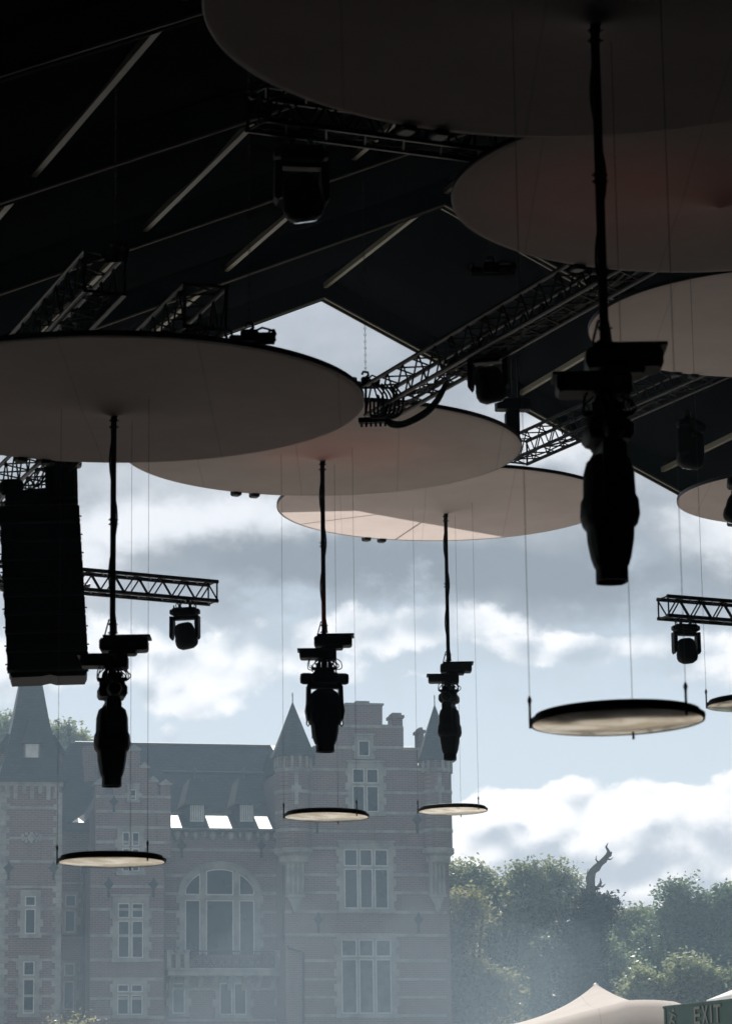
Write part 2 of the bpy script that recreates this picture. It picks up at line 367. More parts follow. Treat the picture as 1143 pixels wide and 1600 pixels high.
for i in range(NB):                              # cloth panels, each sagging a little in its bay
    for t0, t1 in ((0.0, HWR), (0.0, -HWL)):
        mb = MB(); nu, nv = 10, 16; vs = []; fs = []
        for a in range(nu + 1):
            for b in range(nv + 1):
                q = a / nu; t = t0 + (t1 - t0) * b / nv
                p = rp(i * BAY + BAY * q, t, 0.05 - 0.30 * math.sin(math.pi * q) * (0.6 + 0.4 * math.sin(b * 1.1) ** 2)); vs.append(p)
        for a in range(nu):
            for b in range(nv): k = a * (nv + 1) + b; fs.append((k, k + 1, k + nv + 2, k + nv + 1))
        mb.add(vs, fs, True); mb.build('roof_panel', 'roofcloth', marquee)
for i in range(NB + 1):
    for t1 in (HWR, -HWL):
        s = i * BAY + 0.1
        w = MB(); beam(w, rp(s, 0.0, 0.08), rp(s, t1, 0.08), 0.10, 0.51)
        o = w.build('rafter', 'beam', marquee)
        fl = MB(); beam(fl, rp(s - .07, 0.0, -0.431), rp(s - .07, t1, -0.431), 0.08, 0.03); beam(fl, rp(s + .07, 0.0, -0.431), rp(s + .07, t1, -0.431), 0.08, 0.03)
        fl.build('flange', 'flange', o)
for i in range(NB):
    for t in (0.0, 4.25, 7.4, 10.6, 14, 17.4, 20.8, -4.2, -7.6, -11, -14.4, -17.8, -21.2, -24.6):
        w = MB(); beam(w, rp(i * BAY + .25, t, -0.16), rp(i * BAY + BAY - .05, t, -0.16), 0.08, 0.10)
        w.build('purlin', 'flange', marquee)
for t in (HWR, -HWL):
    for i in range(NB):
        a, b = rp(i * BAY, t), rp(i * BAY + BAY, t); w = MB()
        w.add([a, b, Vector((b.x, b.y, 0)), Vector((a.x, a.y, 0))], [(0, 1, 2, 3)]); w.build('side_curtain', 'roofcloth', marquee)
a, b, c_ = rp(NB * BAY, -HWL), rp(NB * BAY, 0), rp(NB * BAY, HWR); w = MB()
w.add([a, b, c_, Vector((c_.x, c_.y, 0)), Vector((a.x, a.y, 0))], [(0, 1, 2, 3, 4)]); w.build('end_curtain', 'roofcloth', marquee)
fl = MB(); tb = (Vector((0, 0, 0)))
for t1 in (HWR, -HWL): beam(fl, rp(-.06, 0, -0.02), rp(-.06, t1, -0.02), 0.05, 0.16)
fl.build('gable_trim', 'flange', marquee)

# ------------------------------------------------------------------ trusses
def truss(p0, p1, size, pitch, label, name='lighting_truss', group=None, cables=0, chord=0.03):
    p0, p1 = Vector(p0), Vector(p1); d = p1 - p0; Ln = d.length; d.normalize()
    e = empty(name, p0, 0, label, 'truss', group)
    sd_ = d.cross(Vector((0, 0, 1))).normalized(); u_ = Vector((0, 0, 1)); h = size / 2
    cor = [sd_ * x + u_ * z for x, z in ((-h, -h), (h, -h), (h, h), (-h, h))]
    for c in cor: w = MB(); w.tube([c, c + d * Ln], chord, 8); w.build('chord', 'alu', e)
    w = MB(); n = max(2, int(round(Ln / pitch))); st = Ln / n
    for k in range(4):
        a, b = cor[k], cor[(k + 1) % 4]
        for i in range(n):
            q0, q1 = d * (st * i), d * (st * (i + 1)); mid = d * (st * (i + .5))
            w.tube([a + q0, b + mid], chord * .42, 5, False); w.tube([b + mid, a + q1], chord * .42, 5, False)
    for q in (0.02, Ln - 0.02):
        for k in range(4): w.tube([cor[k] + d * q, cor[(k + 1) % 4] + d * q], size * 0.045, 5)
    w.build('lacing', 'alu', e)
    if cables:
        w = MB()
        for k in range(cables):
            pts = []; ph = random.random() * 6
            for i in range(41):
                q = Ln * i / 40; pts.append(d * q + sd_ * (h * 0.5 * math.sin(ph + i * .35)) + u_ * (-h * 0.75 - 0.05 * abs(math.sin(ph + i * .63))))
            w.tube(pts, 0.014, 5)
        w.build('cable', 'rope', e)
    return e
LT = 'trusses hanging under the marquee roof'
T1a, T1b = at(592, 628, 40.0), at(940, 426, 34.7); T1b = atz(940, 426, T1a.z)
d = (T1b - T1a).normalized()
truss(T1a, T1b + d * 3.5, 0.42, 0.5, 'black box truss with looped cables at its end, right of the gable peak', group=LT, cables=9)
T2a = at(806, 706, 52.5); T2b = at(1100, 575, 47.0); T2b = atz(1100, 575, T2a.z); d = (T2b - T2a).normalized()
truss(T2a, T2b + d * 4, 0.42, 0.5, 'black truss running up behind the thick foreground lamp, low on the right', group=LT, cables=3)
L1a = at(-60, 838, 45.2); L1b = at(322, 478, 34.6); L1b = atz(322, 478, L1a.z)
truss(L1a, L1b, 0.5, 0.55, 'long black truss rising from the speaker stack, its end showing above the near left disc', group=LT, cables=4)
L2a = at(40, 560, 38.5); L2b = at(150, 440, 33.0); L2b = atz(165, 425, L2a.z)
truss(L2a, L2b, 0.5, 0.55, 'dark truss at far left above the big left disc, almost lost in shadow', group=LT, cables=2)
truss(at(400, 168, 27.0), at(760, 218, 28.6), 0.34, 0.45, 'dark cross truss under the top disc, carrying one lamp near its left end', group=LT, cables=2)
LX = 'short outrigger trusses against the sky'
ta, tb_ = at(-120, 886, 47.5), at(334, 913, 50.0); tb_.z = ta.z
truss(ta, tb_, 0.33, 0.44, 'thin black truss sticking out right of the speaker stack, open sky behind', group=LX, chord=.034)
ta, tb_ = at(1034, 949, 50.0), at(1500, 975, 52.6); tb_.z = ta.z
truss(ta, tb_, 0.33, 0.44, 'thin black truss entering from the right edge above the small round lamp', group=LX, chord=.034)

# loops of cable at the end of the middle truss
w = MB()
def drape(w, pts, r, sag=0.0, n=14):
    P_ = [Vector(p) for p in pts]; out = []
    for i in range(len(P_) - 1):
        a = P_[max(i - 1, 0)]; b = P_[i]; c = P_[i + 1]; e = P_[min(i + 2, len(P_) - 1)]
        for k in range(n):
            t = k / n; out.append(0.5 * ((2 * b) + (c - a) * t + (2 * a - 5 * b + 4 * c - e) * t * t + (3 * b - a - 3 * c + e) * t ** 3))
    out.append(P_[-1]); w.tube(out, r, 6)
ca = empty('cable_loom', at(600, 620, 39.4), 0, 'bunch of thick black cables looping down from the end of the middle truss', 'cables')
inv = -Vector(ca.location)
for k, dy in enumerate((0, 4, 9)):
    w = MB(); drape(w, [at(706 - k * 3, 560 + dy, 38.2) + inv, at(694, 600 + dy, 38.4) + inv, at(672, 634 + dy, 38.7) + inv, at(640, 655 + dy * .8, 39) + inv, at(618, 660 + dy * .8, 39.2) + inv, at(603, 650 + dy, 39.4) + inv, at(590, 618 + dy, 39.6) + inv], 0.02); w.build('cable', 'rope', ca)
for k in range(6):
    w = MB(); x = 584 + k * 6
    drape(w, [at(x, 600, 39.5) + inv, at(x + 14, 620, 39.3) + inv, at(x + 12, 645, 39.2) + inv, at(x - 4, 652, 39.3) + inv, at(x - 6, 625, 39.5) + inv], 0.014); w.build('cable', 'rope', ca)
w = MB(); T_ = Tr(*(at(583, 657, 39.4) + inv)) @ Rz(-.1); w.bev(-.2, .2, -.06, .06, -.035, .035, .01, T_)
for k in range(6): w.tube([T_ @ Vector((-.16 + .064 * k, 0, -.03)), T_ @ Vector((-.16 + .064 * k, 0, -.085))], .018, 6)
w.build('breakout_bar', 'black', ca)

# ------------------------------------------------------------------ chain hoists
def hoist(p, top, label, wide=0.45):
    e = empty('chain_hoist', p, 0, label, 'chain hoist', 'chain hoists holding the discs and trusses')
    w = MB(); w.bev(-wide * .22, wide * .22, -.09, .09, -.085, .05, .025)
    w.lathe([(0, -wide * .30), (.055, -wide * .30), (.062, -wide * .26), (.062, wide * .26), (.05, wide * .32), (0, wide * .33)], 14, Tr(wide * .30, 0, -.03) @ Matrix.Rotation(R(90), 4, 'Y'))
    w.bev(-wide * .5, -wide * .2, -.06, .06, -.09, -.005, .02)
    for sx in (-.52, .56): w.tube([(wide * sx, -.05, -.07), (wide * sx * 1.12, -.05, .0), (wide * sx * 1.05, 0, .055), (wide * sx * .86, 0, .05), (wide * sx * .8, 0, -.02)], .016, 6)
    w.tube([(.02, .03, .04), (wide * .3, .05, .10), (wide * .55, .02, .06), (wide * .62, 0, -.06)], .013, 6); w.tube([(-wide * .5, 0, -.085), (wide * .6, 0, -.085)], .022, 6)
    w.build('motor_body', 'black', e)
    w = MB(); w.tube([(.0, 0, .05), (.04, 0, .09), (.03, 0, .13), (-.03, 0, .14), (-.05, 0, .10)], .018, 6); w.build('hook', 'blacksteel', e)
    w = MB(); h = top - p.z; n = min(220, int(h / 0.05))
    for i in range(n):
        z = .13 + i * (h - .13) / n; dx = .011 if i % 2 else 0; dy = 0 if i % 2 else .011; hh = (h - .13) / n * .62
        w.tube([(-dx, -dy, z), (-dx, -dy, z + hh), (dx, dy, z + hh), (dx, dy, z), (-dx, -dy, z)], .0055, 4)
    w.build('chain', 'blacksteel', e); return e
h = at(390, 524, 31.6); hoist(h, h.z + 3.6, 'long chain hoist lying on the top rim of the near left disc')
w = MB()
h = at(571, 596, 40.2); hoist(h, h.z + 2.9, 'chain hoist at the cable end of the middle truss, chain past the gable peak', .3)
h = at(766, 418, 36.5); hoist(h, h.z + 3.0, 'dark chain hoist hanging above the middle truss, beside the right disc', .5)
h = at(180, 396, 33.6); hoist(h, h.z + 3.0, 'chain hoist hanging in shadow from the roof beam at upper left', .25)
h = at(399, 168, 27.0); hoist(h, h.z + 3.0, 'chain hoist at the left end of the dark cross truss under the top disc', .25)

# ------------------------------------------------------------------ moving lights
def head_profile(L_, big=1.0):
    return [(0, 0), (.11 * big, -.005), (.165 * big, -.05), (.19 * big, -.14), (.195 * big, -.30), (.215 * big, -.34), (.222 * big, -.44), (.205 * big, -.50), (.178 * big, -.53), (.172 * big, -.62),
            (.15 * big, -.74), (.13 * big, -.80), (.118 * big, -.815), (.118 * big, -L_), (.104 * big, -L_), (.102 * big, -L_ + .03), (0, -L_ + .03)]
def profile_light(name='moving_light'):
    """long spot light hanging head down: base, yoke, tapered head"""
    e = empty(name)
    w = MB(); w.bev(-.20, .20, -.16, .16, -.155, -.01, .035)
    for s in (-1, 1):
        w.lathe([(0, -.02), (.075, 0), (.085, .05), (.085, .14), (.07, .18), (0, .19)], 12, Tr(s * .17, -.0, -.088) @ Matrix.Rotation(R(90) * s, 4, 'Y') @ Tr(0, 0, 0))
    w.lathe([(.15, -.01), (.15, .03), (.11, .06), (0, .06)], 14); w.build('base', 'black', e)
    w = MB(); w.bev(-.255, .255, -.075, .075, -.235, -.165, .02)
    for s in (-1, 1):
        w.prism([(s * .205, -.20), (s * .262, -.20), (s * .268, -.45), (s * .285, -.56), (s * .262, -.70), (s * .23, -.70), (s * .208, -.50)][::s], -.085, .085)
        w.tube([(s * .262, 0, -.70), (s * .268, 0, -.76), (s * .245, 0, -.79), (s * .225, 0, -.76), (s * .232, 0, -.70)], .010, 6)
    w.build('yoke', 'black', e)
    h = MB(); h.lathe([(r, z - .245) for r, z in head_profile(.92)], 20, Matrix.Diagonal((1.15, .95, 1, 1)), sq=0.35)
    hd = h.build('head', 'black', e)
    l = MB(); l.lathe([(0, -.245 - .895), (.10, -.245 - .892), (.10, -.245 - .88), (0, -.245 - .875)], 18); l.build('lens', 'glass', hd)
    w = MB()
    for s in (-1, 1):
        w.box(s * .1 - .02, s * .1 + .02, -.03, .03, .05, .13); w.tube([(s * .1 + .035 * math.cos(a), 0, .15 + .035 * math.sin(a)) for a in [k * math.pi / 4 for k in range(9)]], .012, 5)
        w.tube([(s * .13, .02, .05), (s * .19, .02, .12), (s * .17, .02, .02)], .012, 5)
    w.build('clamp', 'blacksteel', e)
    w = MB(); rn = random.Random(3)
    for k in range(7):
        a = k * .9; x, y = math.cos(a) * .12, math.sin(a) * .1
        drape(w, [(x * .4, y * .4, .26), (x * 1.9, y * 1.6, .17 + rn.random() * .06), (x * 2.1, y * 1.8, .07), (x * 1.2, y * 1.2, .05)], .007, n=6)
    w.build('cable', 'rope', e)
    return e
def wash_light():
    """squat lamp with a round head between two yoke arms"""
    e = empty('moving_light')
    w = MB(); w.bev(-.215, .215, -.15, .15, -.16, -.03, .04)
    for s in (-1, 1): w.bev(min(s * .2, s * .25), max(s * .2, s * .25), -.08, .08, -.13, -.05, .015); w.tube([(s * .19, 0, -.03), (s * .19, 0, .03)], .012, 6)
    w.build('base', 'black', e)
    w = MB(); w.bev(-.245, .245, -.07, .07, -.225, -.17, .015)
    for s in (-1, 1): w.prism([(s * .19, -.17), (s * .248, -.17), (s * .25, -.52), (s * .225, -.56), (s * .20, -.52), (s * .178, -.30)][::s], -.085, .085)
    w.build('yoke', 'black', e)
    T = Tr(0, 0, -.44) @ Matrix.Rotation(R(14), 4, 'X') @ Matrix.Rotation(R(-9), 4, 'Y')
    h = MB(); h.lathe([(0, .17), (.09, .165), (.145, .13), (.172, .05), (.178, -.06), (.190, -.10), (.192, -.18), (.17, -.235), (.13, -.265), (.08, -.28), (0, -.285)], 22, T)
    hd = h.build('head', 'black', e)
    l = MB(); l.lathe([(.0, -.288), (.10, -.284), (.11, -.275)], 18, T); l.build('lens', 'glass', hd)
    w = MB()
    for s in (-1, 1):
        w.box(s * .09 - .02, s * .09 + .02, -.03, .03, -.03, .04); w.tube([(s * .09 + .04 * math.cos(a), 0, .075 + .04 * math.sin(a)) for a in [k * math.pi / 4 for k in range(9)]], .011, 5)
        drape(w, [(s * .02, 0, .12), (s * .1, 0.02, .05), (s * .05, .03, -.02)], .009, n=6); drape(w, [(s * .12, 0, .11), (s * .16, 0.02, .03), (s * .13, .03, -.03)], .008, n=6)
    w.build('clamp', 'blacksteel', e)
    return e

# ------------------------------------------------------------------ discs
def large_disc(c, Rr, label, dimple=0.14):
    e = empty('ceiling_disc', c, 0, label, 'fabric disc', 'large round fabric discs under the roof')
    w = MB(); n = 128; prof = [(Rr, 0.0), (Rr - .02, -.012)]
    for q in (.97, .9, .8, .7, .6, .5, .4, .3, .2, .12, .07, .03, 0.0): prof.append((Rr * q, -.012 - dimple * math.exp(-Rr * q / 0.42) - .012 * (1 - q)))
    w.lathe(prof, n, cap=False); w.build('fabric', 'fabric', e)
    w = MB(); w.lathe([(Rr + .004, -.004), (Rr + .012, .0), (Rr + .012, .055), (Rr - .02, .06), (Rr - .02, .002), (Rr + .004, -.004)], n, cap=False); w.build('rim', 'blacksteel', e)
    w = MB()
    for k in range(8):
        a = k * math.pi / 4 + .3; w.tube([(0.12 * math.cos(a), .12 * math.sin(a), .12), (Rr * math.cos(a) * .99, Rr * math.sin(a) * .99, .035)], .02, 5)
    w.lathe([(.14, .04), (.14, .18), (0, .18)], 12); w.build('spoke_frame', 'blacksteel', e)
    for a in (112, 118):
        w = MB(); T = Rz(R(a)); w.bev(Rr - .06, Rr + .10, -.07, .07, -.06, .06, .02, T); w.build('rim_clamp', 'blacksteel', e)
    return e
def small_disc(c, Rr, ztop, label, tilt=(0, 0), angs=(185, 75, -45), grp='small mirror discs hanging on wires'):
    e = empty('mirror_disc', c, 0, label, 'hanging mirror', grp)
    T = Matrix.Rotation(tilt[0], 4, 'X') @ Matrix.Rotation(tilt[1], 4, 'Y')
    w = MB(); w.lathe([(Rr + .012, -.02), (Rr + .016, .0), (Rr + .016, .018), (Rr - .01, .022), (Rr - .02, .05), (Rr - .035, .055), (Rr - .035, -.015), (Rr + .012, -.02)], 72, T, cap=False); w.build('rim', 'black', e)
    w = MB(); w.lathe([(Rr + .002, -.018), (Rr * .8, -.03), (Rr * .4, -.036), (0, -.038)], 72, T, cap=False); w.build('mirror', 'mirror', e)
    for a in angs:
        w = MB(); a = R(a); b = T @ Vector(((Rr + .02) * math.cos(a), (Rr + .02) * math.sin(a), 0)); zt = ztop - c.z
        w.tube([b - Vector((0, 0, .05)), b + Vector((0, 0, .12))], .010, 6); w.tube([b + Vector((0, 0, .11)), b + Vector((0, 0, .15)), b + Vector((0, 0, .18))], [.008, .018, .006], 6)
        w.tube([b + Vector((0, 0, .17)), Vector((b.x, b.y, zt))], .0024, 5); w.build('suspension_wire', 'wire', e)
    return e
def pole(ptop, zbot, label, yaw=0.0):
    e = empty('drop_pole', (ptop.x, ptop.y, zbot), yaw, label, 'hanging pole', 'poles dropping from the discs to the lamps')
    h = ptop.z - zbot
    w = MB(); w.tube([(0, 0, .02), (0, 0, h)], .034, 12)
    for z in (.06, .16, h * .5, h * .52, h - .10, h - .18):
        w.lathe([(.034, z - .012), (.044, z - .012), (.044, z + .012), (.034, z + .012)], 10); w.tube([(-.055, 0, z), (.06, 0, z)], .007, 5)
    w.build('tube', 'black', e)
    w = MB(); pts = [(.045 * math.cos(k * .5), .045 * math.sin(k * .5), .05 + (h - .1) * k / 24) for k in range(25)]; w.tube(pts, .010, 5)
    drape(w, [(-.10, 0, -.05), (-.085, 0, .05), (-.04, 0, .22)], .009); w.build('cable', 'rope', e)
    b = MB(); b.box(-.10, .44, -.16, .16, -.012, .012); b.bev(-.145, .41, -.14, .14, -.16, -.013, .03); b.bev(-.02, .28, -.12, .12, -.20, -.14, .025); b.build('power_box', 'black', e)
    T = Rz(R(62))
    b = MB(); b.bev(-.26, .16, -.16, .14, -.34, -.205, .03, Tr(-.10, 0, 0)); b.box(-.29, .10, -.17, .12, -.225, -.203, Tr(-.10, 0, 0)); b.bev(-.10, .18, -.13, .13, -.36, -.20, .025); b.build('splitter_box', 'black', e)
    b = MB(); b.tube([(0, 0, -.15), (0, 0, -.50)], .05, 8)
    for s in (-1, 1): b.tube([(s * .05, 0, -.34), (s * .10, 0, -.47)], .018, 5); b.box(s * .08 - .03, s * .08 + .03, -.04, .04, -.46, -.40)
    b.box(-.17, .17, -.02, .02, -.50, -.46)
    b.build('clamp_bracket', 'blacksteel', e)
    w = MB(); rn = random.Random(5)
    for k in range(8):
        a = k * .8; x = math.cos(a) * .10; y = math.sin(a) * .08
        drape(w, [(x * .8, y, -.34), (x * 1.9 + .02, y * 1.7, -.40 - rn.random() * .05), (x * 1.5, y * 1.2, -.50), (x * .7, y, -.47)], .007, n=6)
    w.build('plug_lead', 'rope', e)
    return e

proto = profile_light()
units = [  # depth, disc centre px, disc radius, pole x, box-plate y, lamp yaw, labels
    (34.0, (179, 631), 2.91, 176, 997, 100, 'lowest left disc, wide and grey beige, nearest of the left discs', 'black pole down from the big left disc, beside the speaker stack', 'long black spot lamp hanging head down just above the stepped castle gable',
     'small mirror disc in front of the castle between the left tower and the stepped gable', (175, 1345), 0.595, (0, R(.3))),
    (43.4, (499, 705), 2.95, 506, 994, 8, 'pinkish disc in the middle, lit faint red around its pole', 'black pole in the middle, hanging from the pinkish disc', 'black spot lamp seen broadside with yoke arms, between the castle turret and the big chimney',
     'small mirror disc hanging left of the tall top window in the big castle gable', (510, 1275), 0.60, (0, R(.8))),
    (52.5, (694, 790), 3.0, 700, 1037, 78, 'farthest middle disc, its outer edge glowing in sunlight with a truss shadow on it', 'thin black pole below the sunlit disc, in front of the right turret', 'smallest hanging spot lamp, in front of the right castle turret',
     'smallest mirror disc, before the right corner of the castle', (707, 1266), 0.595, (0, R(-.4))),
]
RED = None
for k, (Y, dc, Rr, pxx, plate, yaw, l1, l2, l3, l4, sc_, sr, tl) in enumerate(units):
    c = at(*dc, Y); c.x = at(pxx, plate, Y).x; large_disc(c, Rr, l1)
    zb = at(pxx, plate, Y).z; pt = Vector((c.x, c.y, c.z - .1)); pole(pt, zb, l2)
    f = proto if k == 0 else copy_tree(proto)
    f.location = (c.x, c.y, zb - .545); f.rotation_euler = (0, 0, R(yaw)); tag(f, l3, 'stage light', 'spot lamps hanging head down on poles')
    s = at(sc_[0], sc_[1], Y); small_disc(s, sr, c.z - .05, l4, tl)
# foreground unit
c = at(912, 8, 20.9); c.x = at(944, 546, 20.9).x; large_disc(c, 2.88, 'huge near disc filling the top of the picture, almost black')
zb = at(944, 546, 20.9).z; pole(Vector((c.x, c.y, c.z - .1)), zb, 'thickest black pole, running down from the top disc at right')
f = copy_tree(proto); f.location = (c.x, c.y, zb - .545); f.rotation_euler = (0, 0, R(96)); f.scale = (1.0, 1.0, 1.0)
tag(f, 'largest black spot lamp, nearest the camera, hanging in open sky at right', 'stage light', 'spot lamps hanging head down on poles')
s = at(964, 1125, 20.9); small_disc(s, .598, c.z - .05, 'largest mirror disc with beige mottled face, hanging alone in the sky at right', (R(-.5), R(-1.0)))
# right-hand discs
c = at(1122, 302, 29.0); large_disc(c, 2.69, 'reddish brown disc at upper right, behind the thickest pole')
c = at(1228, 508, 43.0); large_disc(c, 2.93, 'brown disc cut by the right edge, below the reddish one')
c = at(1256, 778, 54.0); large_disc(c, 2.33, 'small far disc at the right edge beside the end of the roof')
s = at(1184, 1099, 35.0); small_disc(s, .60, s.z + 6.5, 'mirror disc cut off by the right edge, below the round lamp', (R(1), R(-1)))
c = at(64, 918, 52.0)
e = large_disc(c, .86, 'small pale disc mostly hidden behind the black speaker stack'); e.rotation_euler = (R(14), 0, 0)

# two added red spots, no visible source, tint the middle and upper right discs
for (px, py, Y, tgt, en) in ((506, 985, 43.25, (535, 702, 43.4), 12), (985, 700, 28.5, (985, 285, 29.0), 4)):
    ld = bpy.data.lights.new('added_red_spot', 'SPOT'); ld.energy = en; ld.color = (1, .12, .06); ld.spot_size = R(80); ld.spot_blend = 1.0; ld.shadow_soft_size = .08
    lo = bpy.data.objects.new('added_red_spot', ld); COL.objects.link(lo); lo.location = at(px, py, Y)
    lo.rotation_euler = (lo.location - at(*tgt)).to_track_quat('Z', 'Y').to_euler()

# squat lamps
wp = wash_light()
WG = 'squat lamps with round heads under the trusses'
ws = [(289, 948, 49.6, 0, 1.0, 'round headed lamp hanging under the thin truss right of the speaker stack', -10),
      (1070, 974, 50.3, 0, 0.95, 'round headed lamp under the thin truss at the right edge', 12),
      (762, 540, 37.2, 0, 1.05, 'squat black lamp hanging under the middle truss, against the roof edge', -14),
      (470, 228, 27.6, 0, 1.05, 'nearly invisible black lamp under the cross truss near the top', 8),
      (1078, 655, 47.5, 0, 1.15, 'dark lamp in the shadow right of the thickest lamp, before the pale purlin', 60),
      (1150, 745, 44.0, 0, 1.0, 'lamp half out of the picture at the right edge, before the small far disc', 85)]
for k, (px, py, Y, _, sc_, lab, yaw) in enumerate(ws):
    o = wp if k == 0 else copy_tree(wp)
    o.location = at(px, py, Y); o.rotation_euler = (0, 0, R(yaw)); o.scale = (sc_,) * 3; tag(o, lab, 'stage light', WG)

# junction box on a column above the right end of the pinkish disc
p = at(800, 632, 46.5); e = empty('hoist_cradle', p, R(8), 'flat black box on a short column above the right end of the pinkish disc', 'rigging box')
w = MB(); w.bev(-.27, .28, -.12, .12, -.10, .075, .015); w.build('box', 'black', e)
w = MB(); w.box(-.10, .10, -.07, .07, -.62, -.102); w.box(-.12, -.10, -.08, .08, -.55, -.15); w.build('column', 'black', e)
w = MB()
for x in (.0, .09): w.tube([(x, 0, .075), (x, 0, .75)], .012, 5)
w.build('hanger', 'blacksteel', e)

# ------------------------------------------------------------------ speaker stack
p = at(62, 796, 40.0); sp = empty('speaker_array', p, R(6), 'tall black stack of speakers hanging at left, above the castle tower', 'speakers')
ang = 0.0; pos = Vector((0, 0, 0))
hh = 0.262
for k in range(9):
    ang = R(-0.8 - .35 * k); T = Matrix.Translation(pos) @ Matrix.Rotation(ang, 4, 'X')
    w = MB(); x = .495
    poly = [(-x, -hh + .012), (x - .02, -hh + .012), (x, -hh * .75), (x + .004, -.06), (x - .02, -.012), (-x, -.012)]
    w.prism([(a, b) for a, b in poly], -.28, .28, T)
    w.prism([(-x + .06, -hh + .03), (x - .06, -hh + .03), (x - .06, -.03), (-x + .06, -.03)], -.31, -.281, T)
    for s in (-1, 1): w.box(s * x - .02, s * x + .02, -.2, -.12, -hh + .0, -.0 - .0, T); w.box(s * x - .03, s * x + .03, .08, .14, -hh * .6, -hh * .45, T)
    for s in (-1, 1): w.tube([T @ Vector((s * (x + .0), -.1, -hh * .5)), T @ Vector((s * (x + .045), -.1, -hh * .5))], .012, 5)
    w.build('speaker_cabinet', 'black', sp)
    pos = T @ Vector((0.0085, 0, -hh))
T = Matrix.Translation(pos) @ Matrix.Rotation(ang, 4, 'X')
w = MB(); w.prism([(-.49, -.02), (-.47, -.09), (-.1, -.085), (.02, -.06), (.1, -.085), (.46, -.085), (.49, -.02)], -.25, .3, T); w.build('bottom_cabinet_skirt', 'black', sp)
w = MB(); w.bev(-.46, .50, -.24, .24, .02, .09, .02); w.bev(.36, .50, -.1, .1, .02, .17, .02)
for x in (-.35, -.1, .1, .3): w.box(x - .015, x + .015, -.2, .2, -.02, .03)
w.prism([(-.30, .09), (.40, .09), (.30, .22), (.22, .30), (-.1, .28), (-.3, .22)], -.08, .08); w.build('flying_frame', 'blacksteel', sp)
w = MB(); w.bev(.08, .34, -.12, .12, .28, .62, .03); w.bev(.10, .46, -.1, .1, .52, .66, .03); w.box(.18, .26, -.03, .03, .62, 1.2); w.build('motor', 'black', sp)
w = MB(); drape(w, [(-.25, 0, .28), (-.12, 0, .42), (-.02, 0, .33), (.1, 0, .5), (.2, 0, .45)], .014); w.build('cable', 'rope', sp)
w = MB(); w.bev(.16, .50, -.16, .16, .10, .66, .05); w.bev(-.44, .20, -.12, .12, .10, .26, .04); w.bev(-.50, -.2, -.1, .1, .2, .42, .04); w.bev(.12, .56, -.12, .12, .60, .72, .03)
w.build('motor_frame', 'blacksteel', sp)

sp.scale = (1.05, 1.0, .975); sp.rotation_euler = (0, R(-1.7), R(6))
# ------------------------------------------------------------------ castle
YAW = R(12); DIST = 160.0
O = at(450, 1600, DIST); O.z = 0
CU = Vector((math.cos(YAW), math.sin(YAW), 0)); CN = Vector((math.sin(YAW), -math.cos(YAW), 0))
castle = empty('castle', O, YAW, 'red brick castle with pale stone bands, slate roofs, stepped gables and corner turrets', 'castle')
def fp(px, py, w=0.0):
    """photo pixel -> (u, v) on the facade plane pushed w metres towards us"""
    d = F * fw + (px - CX) * rt + (CY - py) * up
    q = O + CN * w; t = (q - EYE).dot(CN) / d.dot(CN); p = EYE + d * t - O
    return p.dot(CU), p.z
def RC(x0, y0, x1, y1, w=0.0):
    a = fp(x0, (y0 + y1) / 2, w)[0]; b = fp(x1, (y0 + y1) / 2, w)[0]; c = fp((x0 + x1) / 2, y1, w)[1]; d = fp((x0 + x1) / 2, y0, w)[1]
    return a, b, c, d
def window(x0, y0, x1, y1, w, cols=2, split=None, surround=.22, glass='pane', label=None, hood=False, widths=None):
    u0, u1, v0, v1 = RC(x0, y0, x1, y1, w); s = surround; Y = -w
    m_ = MB()
    # stone surround with toothed sides, sill and lintel
    m_.box(u0 - s, u1 + s, Y - .10, Y + .05, v1, v1 + s * 1.25); m_.box(u0 - s * 1.25, u1 + s * 1.25, Y - .16, Y + .05, v0 - s * .8, v0)
    n = max(3, int((v1 - v0) / .38)); st = (v1 - v0) / n
    for i in range(n):
        e = s + (.14 if i % 2 else 0)
        m_.box(u0 - e, u0, Y - .098, Y + .05, v0 + i * st, v0 + (i + 1) * st); m_.box(u1, u1 + e, Y - .098, Y + .05, v0 + i * st, v0 + (i + 1) * st)
    if hood: m_.box(u0 - s * 1.3, u1 + s * 1.3, Y - .17, Y - .10, v1 + s * 1.25, v1 + s * 1.25 + .10)
    par = m_.build('window', 'stone', castle)
    if label: par['label'] = label
    g_ = MB(); g_.box(u0, u1, Y - .015, Y + .02, v0, v1); g_.build('pane', glass, par)
    f = MB(); t = .065; Yf0, Yf1 = Y - .06, Y - .016
    vs_ = v0 + (v1 - v0) * (1 - split) if split else None
    ws_ = widths or [1] * cols; tot = sum(ws_); cu = u0
    for i in range(cols):
        nu = cu + (u1 - u0) * ws_[i] / tot
        rows = [(v0, vs_ - .06), (vs_ + .06, v1)] if split else [(v0, v1)]
        a, b = cu + (.045 if i else 0), nu - (.045 if i < cols - 1 else 0)
        for (c, d) in rows:
            f.box(a, a + t, Yf0, Yf1, c, d); f.box(b - t, b, Yf0, Yf1, c, d); f.box(a + t, b - t, Yf0, Yf1, c, c + t); f.box(a + t, b - t, Yf0, Yf1, d - t, d)
        cu = nu
    f.build('frame', 'white', par)
    if cols > 1 or split:
        q = MB(); cu = u0
        for i in range(cols - 1):
            cu += (u1 - u0) * ws_[i] / tot; q.box(cu - .044, cu + .044, Y - .09, Y - .01, v0, v1)
        if split: q.box(u0, u1, Y - .092, Y - .008, vs_ - .059, vs_ + .059)
        q.build('mullion', 'stone', par)
    return par
